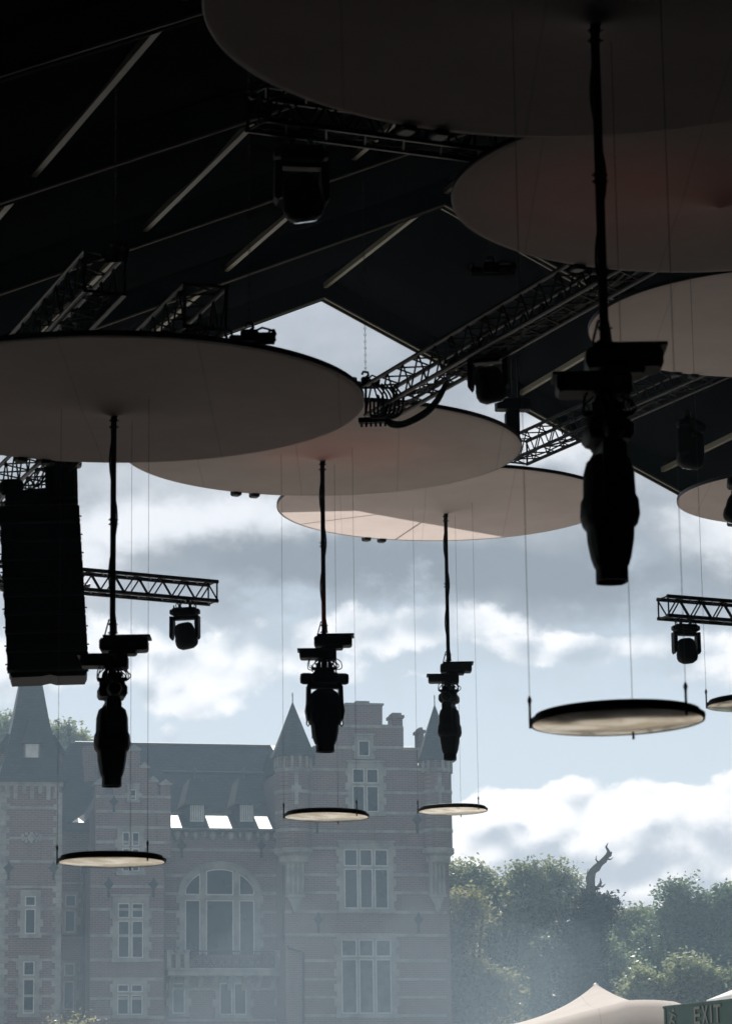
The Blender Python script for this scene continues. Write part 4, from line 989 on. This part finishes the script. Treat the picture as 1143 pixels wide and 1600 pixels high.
LM = [leaf_mat('olive_leaves', (0.13, 0.16, 0.075), (0.36, 0.38, 0.20), .6), leaf_mat('dark_leaves', (0.08, 0.12, 0.065), (0.22, 0.28, 0.14), .58), leaf_mat('ivy_leaves', (0.010, 0.02, 0.010), (0.03, 0.045, 0.02), .15),
      leaf_mat('yellowing_leaves', (0.16, 0.17, 0.07), (0.34, 0.31, 0.15), .6)]
def tree(name, label, blobs_px, Y, base_px, mt, n, leaf=.16, trunk=.5, seed=1, group='trees beyond the castle', limbs=True):
    base = at(base_px, 1600, Y); base.z = 0; sc = Y / F
    rb = random.Random(seed + 50); more = []
    for (x, y, rx, ry, wt) in blobs_px:
        more.append((x, y, rx * .8, ry * .8, wt * .62))
        for _ in range(6):
            a = rb.uniform(-.3, math.pi + .3); q = rb.uniform(.75, 1.15); k = rb.uniform(.22, .42)
            more.append((x + math.cos(a) * rx * q, y - math.sin(a) * ry * q, rx * k, ry * k, wt * .075 * k / .3))
    core = blobs_px; blobs_px = more
    e = empty(name, base, 0, label, 'tree', group); rn = random.Random(seed); bl = []
    for (x, y, rx, ry, wt) in blobs_px:
        c = at(x, y, Y + rn.uniform(-1, 1) * rx * sc * .6); bl.append(((c.x, c.y, c.z), (rx * sc, rx * sc * .9, ry * sc), wt))
    leaves('crown', bl, n, leaf, mt, e, seed, local=base)
    w = MB(); tops = sorted(bl, key=lambda b: b[0][2]); zt = tops[-1][0][2]
    w.tube([(0, 0, 0), (.1, 0, zt * .25), (-.15, .1, zt * .5)], [trunk, trunk * .75, trunk * .55], 10)
    if limbs:
        for b in bl:
            t = Vector(b[0]) - base; s = Vector((-.1, 0, zt * rn.uniform(.28, .5))); md = (s + t) / 2 + Vector((rn.uniform(-.5, .5), rn.uniform(-.5, .5), rn.uniform(.0, .8)))
            w.tube([s, md, t], [trunk * .30 * min(1, b[1][0] / 2 + .2), trunk * .18 * min(1, b[1][0] / 2 + .2), .04], 5)
            for _ in range(4):
                dd = Vector((rn.uniform(-1, 1) * b[1][0], rn.uniform(-1, 1) * b[1][1], rn.uniform(-.2, .95) * b[1][2])); w.tube([md.lerp(t, rn.random()), t + dd * .45, t + dd * .75], [.07, .04, .012], 5)
    w.build('trunk', 'bark', e); return e
tree('leafy_tree', 'broad leafy tree just right of the castle, its crown the highest of the green crowns', [(790, 1420, 62, 48, 2.2), (845, 1380, 50, 26, 1.3), (850, 1430, 60, 50, 2), (735, 1400, 42, 38, 1.1), (760, 1500, 75, 60, 2.4), (880, 1470, 40, 50, 1), (700, 1372, 20, 16, .35), (828, 1510, 60, 50, 1.6), (640, 1430, 60, 50, .8)], 185, 800, LM[0], 42000, .15, .6, 3)
tree('leafy_tree', 'lower yellowing tree at the castle corner, in front of the broad leafy tree', [(718, 1440, 30, 36, 1), (712, 1530, 44, 60, 1.6), (760, 1575, 60, 50, 1.4), (700, 1590, 40, 40, .8)], 172, 722, LM[3], 20000, .15, .35, 5)
tree('dark_tree', 'dense dark tree at the far right with the tallest dark crown', [(1068, 1428, 34, 36, 1.2), (1100, 1470, 56, 50, 2), (1130, 1425, 40, 28, 1), (1040, 1500, 50, 44, 1.3), (1140, 1520, 60, 60, 1.5)], 190, 1090, LM[1], 36000, .15, .5, 7)
tree('shrubby_tree', 'loose thin topped tree between the ivy snag and the dark trees', [(960, 1470, 40, 34, 1), (985, 1440, 22, 18, .4), (1010, 1455, 34, 26, .8), (985, 1520, 60, 50, 1.6), (1010, 1580, 70, 50, 1.4)], 196, 985, LM[0], 26000, .15, .35, 9)
tree('dark_tree', 'dark undergrowth tree behind the beige tent', [(850, 1560, 70, 60, 2), (930, 1540, 60, 60, 1.6), (900, 1490, 40, 40, .8)], 180, 880, LM[1], 24000, .16, .4, 11)
tree('shrubby_tree', 'pale green bush tree right of the beige tent peak', [(1072, 1540, 24, 34, .7), (1102, 1566, 34, 34, 1.1), (1020, 1572, 36, 36, 1), (1046, 1582, 30, 40, .8), (1142, 1552, 26, 40, .9), (1000, 1545, 20, 26, .4)], 165, 1075, LM[0], 20000, .14, .3, 13)
tree('leafy_tree', 'leafy tree showing left of the left tower roof', [(8, 1165, 26, 36, 1.4), (-30, 1190, 40, 50, 1.2), (10, 1200, 24, 30, .6)], 205, -10, LM[0], 9000, .16, .5, 15, 'trees behind the castle')
tree('leafy_tree', 'leafy tree between the left tower and the ridge', [(95, 1155, 24, 16, 1), (118, 1160, 14, 8, .4), (88, 1180, 22, 20, .7)], 205, 92, LM[0], 5000, .16, .4, 17, 'trees behind the castle')
# the ivy clad snag
Y = 166; base = at(915, 1600, Y); base.z = 0
e = empty('ivy_snag', base, 0, 'bare broken treetop rising from a dark ivy covered trunk', 'dead tree')
w = MB(); q_ = lambda x, y, dy=0: at(x, y, Y + dy) - base
w.tube([(0, 0, 0), q_(912, 1560), q_(915, 1500), q_(917, 1440), q_(920, 1412), q_(919, 1396), q_(922, 1384), q_(921, 1372), q_(925, 1361), q_(931, 1356), q_(937, 1349), q_(943, 1344), q_(947, 1338), q_(952, 1335), q_(955, 1331)], [.9, .75, .62, .46, .36, .31, .25, .27, .21, .23, .16, .18, .13, .13, .03], 7)
for br, rr_ in (([(947, 1339), (950, 1330), (946, 1323), (949, 1317)], (.14, .09, .06, .015)), ([(918, 1398), (928, 1388), (934, 1387), (938, 1379), (937, 1372)], (.24, .15, .13, .07, .015)), ([(934, 1386), (941, 1385), (945, 1381)], (.09, .05, .012)),
                ([(923, 1372), (917, 1364), (918, 1357)], (.10, .05, .012)), ([(936, 1350), (930, 1343), (931, 1337)], (.08, .04, .012)), ([(944, 1341), (953, 1343), (957, 1340)], (.08, .04, .012)), ([(921, 1410), (910, 1400), (907, 1391)], (.14, .07, .015)),
                ([(916, 1430), (935, 1416), (951, 1408), (957, 1401)], (.3, .2, .08, .015)), ([(914, 1500), (880, 1450), (868, 1425), (866, 1412)], (.25, .16, .08, .015))):
    w.tube([q_(x, y, (k % 2) * .2) for k, (x, y) in enumerate(br)], list(rr_), 6)
w.build('trunk', 'dead', e)
bl = []
for (x, y, rx, ry, wt) in ((918, 1432, 9, 22, 1.5), (916, 1470, 14, 28, 2), (940, 1416, 13, 7, .7), (932, 1436, 10, 14, .6), (910, 1515, 22, 36, 2), (880, 1480, 16, 26, .6), (919, 1404, 4, 8, .3), (905, 1560, 40, 40, 1.5)):
    c = at(x, y, Y); s = Y / F; bl.append(((c.x, c.y, c.z), (rx * s, rx * s, ry * s), wt))
leaves('ivy', bl, 26000, .12, LM[2], e, 21, local=base)
# leafy tip low at left
p = at(112, 1640, 120); e = empty('shrub', (p.x, p.y, 0), 0, 'light green shrub tips at the bottom edge, left of the arched window', 'shrub')
s = 120 / F; c = [at(112, 1613, 120), at(123, 1609, 120), at(102, 1614, 120)]
leaves('foliage', [((a.x, a.y, a.z), (9 * s, 9 * s, 7 * s), 1) for a in c], 700, .07, LM[3], e, 31, local=Vector((p.x, p.y, 0)))
w = MB(); w.tube([(0, 0, 0), (0, 0, c[0].z)], [.12, .03], 6); w.build('stem', 'bark', e)

# ------------------------------------------------------------------ beige tent, white tent, exit sign
pk = at(930, 1537, 70.0); e = empty('stretch_tent', (pk.x, pk.y, 0), 0, 'beige stretch tent with one pointed peak, in front of the trees', 'tent')
k = 70.0 / F; nr, na = 22, 72; vs = []; fs = []
def drop(r, a):
    c = math.cos(a); s_ = 2.9 if c < 0 else 2.9
    far = .72 + .28 * max(0, -c)
    d0 = 1.0 * far * (1 - math.exp(-r / 1.5)) * 1.12 + .055 * r * (1 if c < 0 else .5)
    return d0 * (1 + .12 * math.cos(3 * a + .6) * min(1, r / 3))
for i in range(nr + 1):
    r = 7.2 * (i / nr) ** 1.5
    for j in range(na):
        a = 2 * math.pi * j / na; rr = r * (1 - .10 * abs(math.sin(3 * a)) * (i / nr)); vs.append((rr * math.cos(a) * (.46 if math.cos(a) < 0 else .40), rr * math.sin(a), pk.z - drop(rr * (.5 if math.cos(a) < 0 else .55) * (1 if abs(math.cos(a)) > .3 else 1), a) - max(0, r - 6.2) ** 2 * .6))
for i in range(nr):
    for j in range(na): j2 = (j + 1) % na; fs.append((i * na + j, (i + 1) * na + j, (i + 1) * na + j2, i * na + j2))
w = MB(); w.add(vs, fs, True); w.build('canopy', 'tent', e)
w = MB(); w.tube([(0, 0, 0), (0, 0, pk.z - .1)], .06, 8); w.lathe([(.10, -.22), (.07, -.02), (0, .03)], 12, Tr(0, 0, pk.z)); w.build('mast', 'white', e)
w = MB(); w.add([(0.02, -.16, pk.z - .06), (.10, -.30, pk.z - .38), (-.02, -.26, pk.z - .16)], [(0, 1, 2)]); w.add([(0.03, -.12, pk.z - .02), (.12, -.20, pk.z - .40), (.10, -.29, pk.z - .40)], [(0, 1, 2)]); w.build('peak_flap', 'lead', e)
for a in range(6):
    t = a * math.pi / 3 + .3; x = 6.9 * math.cos(t) * (.46 if math.cos(t) < 0 else .40); y = 6.9 * math.sin(t); w = MB(); w.tube([(x, y, 0), (x, y, pk.z - 1.9)], .04, 7); w.build('pole', 'white', e)

Ls = at(1035, 1572, 60); Rs = atz(1143, 1560, Ls.z); dv = (Rs - Ls).normalized(); yaw = math.atan2(dv.y, dv.x)
e = empty('exit_sign', Ls, yaw, 'dark green board reading EXIT with a small running figure sign, lower right corner', 'exit sign')
w = MB(); w.bev(0, 4.6, .0, .06, -1.1, 0, .015); w.box(0, 4.6, -.012, .0, -.05, -.01); w.build('board', 'green', e)
w = MB(); w.bev(-.9, -.02, .1, .16, -1.3, -.42, .015); w.build('side_board', 'green', e)
w = MB(); lh, lw, st, x0, z0 = .34, .22, .055, 1.16, -.42
def bar(ax_, az, bx, bz, th=st):
    a = Vector((ax_, 0, az)); b = Vector((bx, 0, bz)); d_ = (b - a).normalized(); nrm = Vector((-d_.z, 0, d_.x)) * th / 2
    w.prism([((a + nrm).x, (a + nrm).z), ((b + nrm).x, (b + nrm).z), ((b - nrm).x, (b - nrm).z), ((a - nrm).x, (a - nrm).z)], -.02, -.004)
x = x0; bar(x + st / 2, z0, x + st / 2, z0 + lh)
for zz in (z0 + st / 2, z0 + lh / 2, z0 + lh - st / 2): bar(x + st, zz, x + lw, zz)
x = x0 + .29
w.prism([(x, z0), (x + .06, z0), (x + lw / 2, z0 + lh / 2 - .04), (x + lw - .06, z0), (x + lw, z0), (x + lw / 2 + .032, z0 + lh / 2), (x + lw, z0 + lh), (x + lw - .06, z0 + lh), (x + lw / 2, z0 + lh / 2 + .04), (x + .06, z0 + lh), (x, z0 + lh), (x + lw / 2 - .032, z0 + lh / 2)], -.02, -.004)
x = x0 + .59; bar(x + st / 2, z0, x + st / 2, z0 + lh)
x = x0 + .71; bar(x + .13, z0, x + .13, z0 + lh - st); bar(x, z0 + lh - st / 2, x + .26, z0 + lh - st / 2)
w.build('lettering', 'sign', e)
w = MB(); x = .10; w.lathe([(.0, -.012), (.04, -.01), (.04, 0)], 12, Tr(x + .28, -.006, z0 + .32) @ Matrix.Rotation(R(90), 4, 'X'))
bar(x + .27, z0 + .26, x + .20, z0 + .12, .075); bar(x + .27, z0 + .25, x + .38, z0 + .19, .035); bar(x + .26, z0 + .25, x + .14, z0 + .27, .035); bar(x + .20, z0 + .13, x + .33, z0 + .08, .045); bar(x + .33, z0 + .08, x + .31, z0 - .04, .04); bar(x + .19, z0 + .12, x + .12, z0 - .0, .045); bar(x + .12, z0, x + .02, z0 + .0, .04)
w.box(x - .02, x, -.02, -.004, z0 - .05, z0 + .36); w.build('running_figure', 'sign', e)
w = MB()
for xx in (.4, 4.2): w.tube([(xx, .1, -Ls.z), (xx, .1, 0)], .05, 8)
w.build('post', 'lead', e)
p = at(1196, 1549, 78); e = empty('white_tent', (p.x, p.y, 0), R(10), 'white tent roof edge just above the green exit board', 'tent')
w = MB(); ts = 1.75; w.lathe([(0, p.z + .55), (.4, p.z + .3), (1.0, p.z + .08), (ts, p.z - .15), (ts, p.z - .45)], 4, sq=0); w.build('canopy', 'white_tent', e)
w = MB()
for sx in (-1, 1):
    for sy in (-1, 1): w.tube([(sx * 1.2, sy * 1.2, 0), (sx * 1.2, sy * 1.2, p.z - .2)], .04, 6)
w.build('leg_frame', 'lead', e)

# ------------------------------------------------------------------ haze
hz = MB(); hz.box(-120, 110, -70, 222, -1.0, 42)
mt = bpy.data.materials.new('smoke_haze'); mt.use_nodes = True; nt = mt.node_tree; nt.nodes.clear()
o = nt.nodes.new('ShaderNodeOutputMaterial'); pv = nt.nodes.new('ShaderNodeVolumePrincipled')
pv.inputs['Color'].default_value = (0.60, 0.80, 0.97, 1); pv.inputs['Density'].default_value = 0.0015; pv.inputs['Anisotropy'].default_value = 0.0
nt.links.new(pv.outputs[0], o.inputs['Volume'])
hzo = hz.build('haze', mt); tag(hzo, kind='stuff')

# stage smoke drifting low in front of the castle and the trees
mt2 = bpy.data.materials.new('drifting_smoke'); mt2.use_nodes = True; nt = mt2.node_tree; nt.nodes.clear()
o = nt.nodes.new('ShaderNodeOutputMaterial'); pv = nt.nodes.new('ShaderNodeVolumePrincipled')
pv.inputs['Color'].default_value = (0.72, 0.87, 1.0, 1); pv.inputs['Density'].default_value = 0.005
nt.links.new(pv.outputs[0], o.inputs['Volume'])
for i_, (x, y, Y, a, b, c) in enumerate(((590, 1640, 112, 9, 7, 6.5), (780, 1610, 130, 6, 7, 6), (330, 1610, 94, 5, 6, 4.2), (880, 1610, 104, 4, 5, 3.6))):
    p = at(x, y, Y); n = 30; sm = MB(); sm.lathe([(math.sin(math.pi * i / n), -math.cos(math.pi * i / n)) for i in range(n + 1)], 56, cap=False)
    out = []
    for v in sm.v:                                   # uneven, billowing outline
        k = 1 + .10 * math.sin(3.1 * v[0] + 2 * i_ + 2.3 * v[2]) + .08 * math.sin(5.3 * v[0] - 4.1 * v[2] + i_) + .05 * math.sin(9.7 * v[0] + 7 * v[2] + 3 * v[1])
        out.append((v[0] * a * k + p.x, v[1] * b * k + p.y, v[2] * c * k + p.z))
    sm.v = out; tag(sm.build('smoke', mt2), kind='stuff')
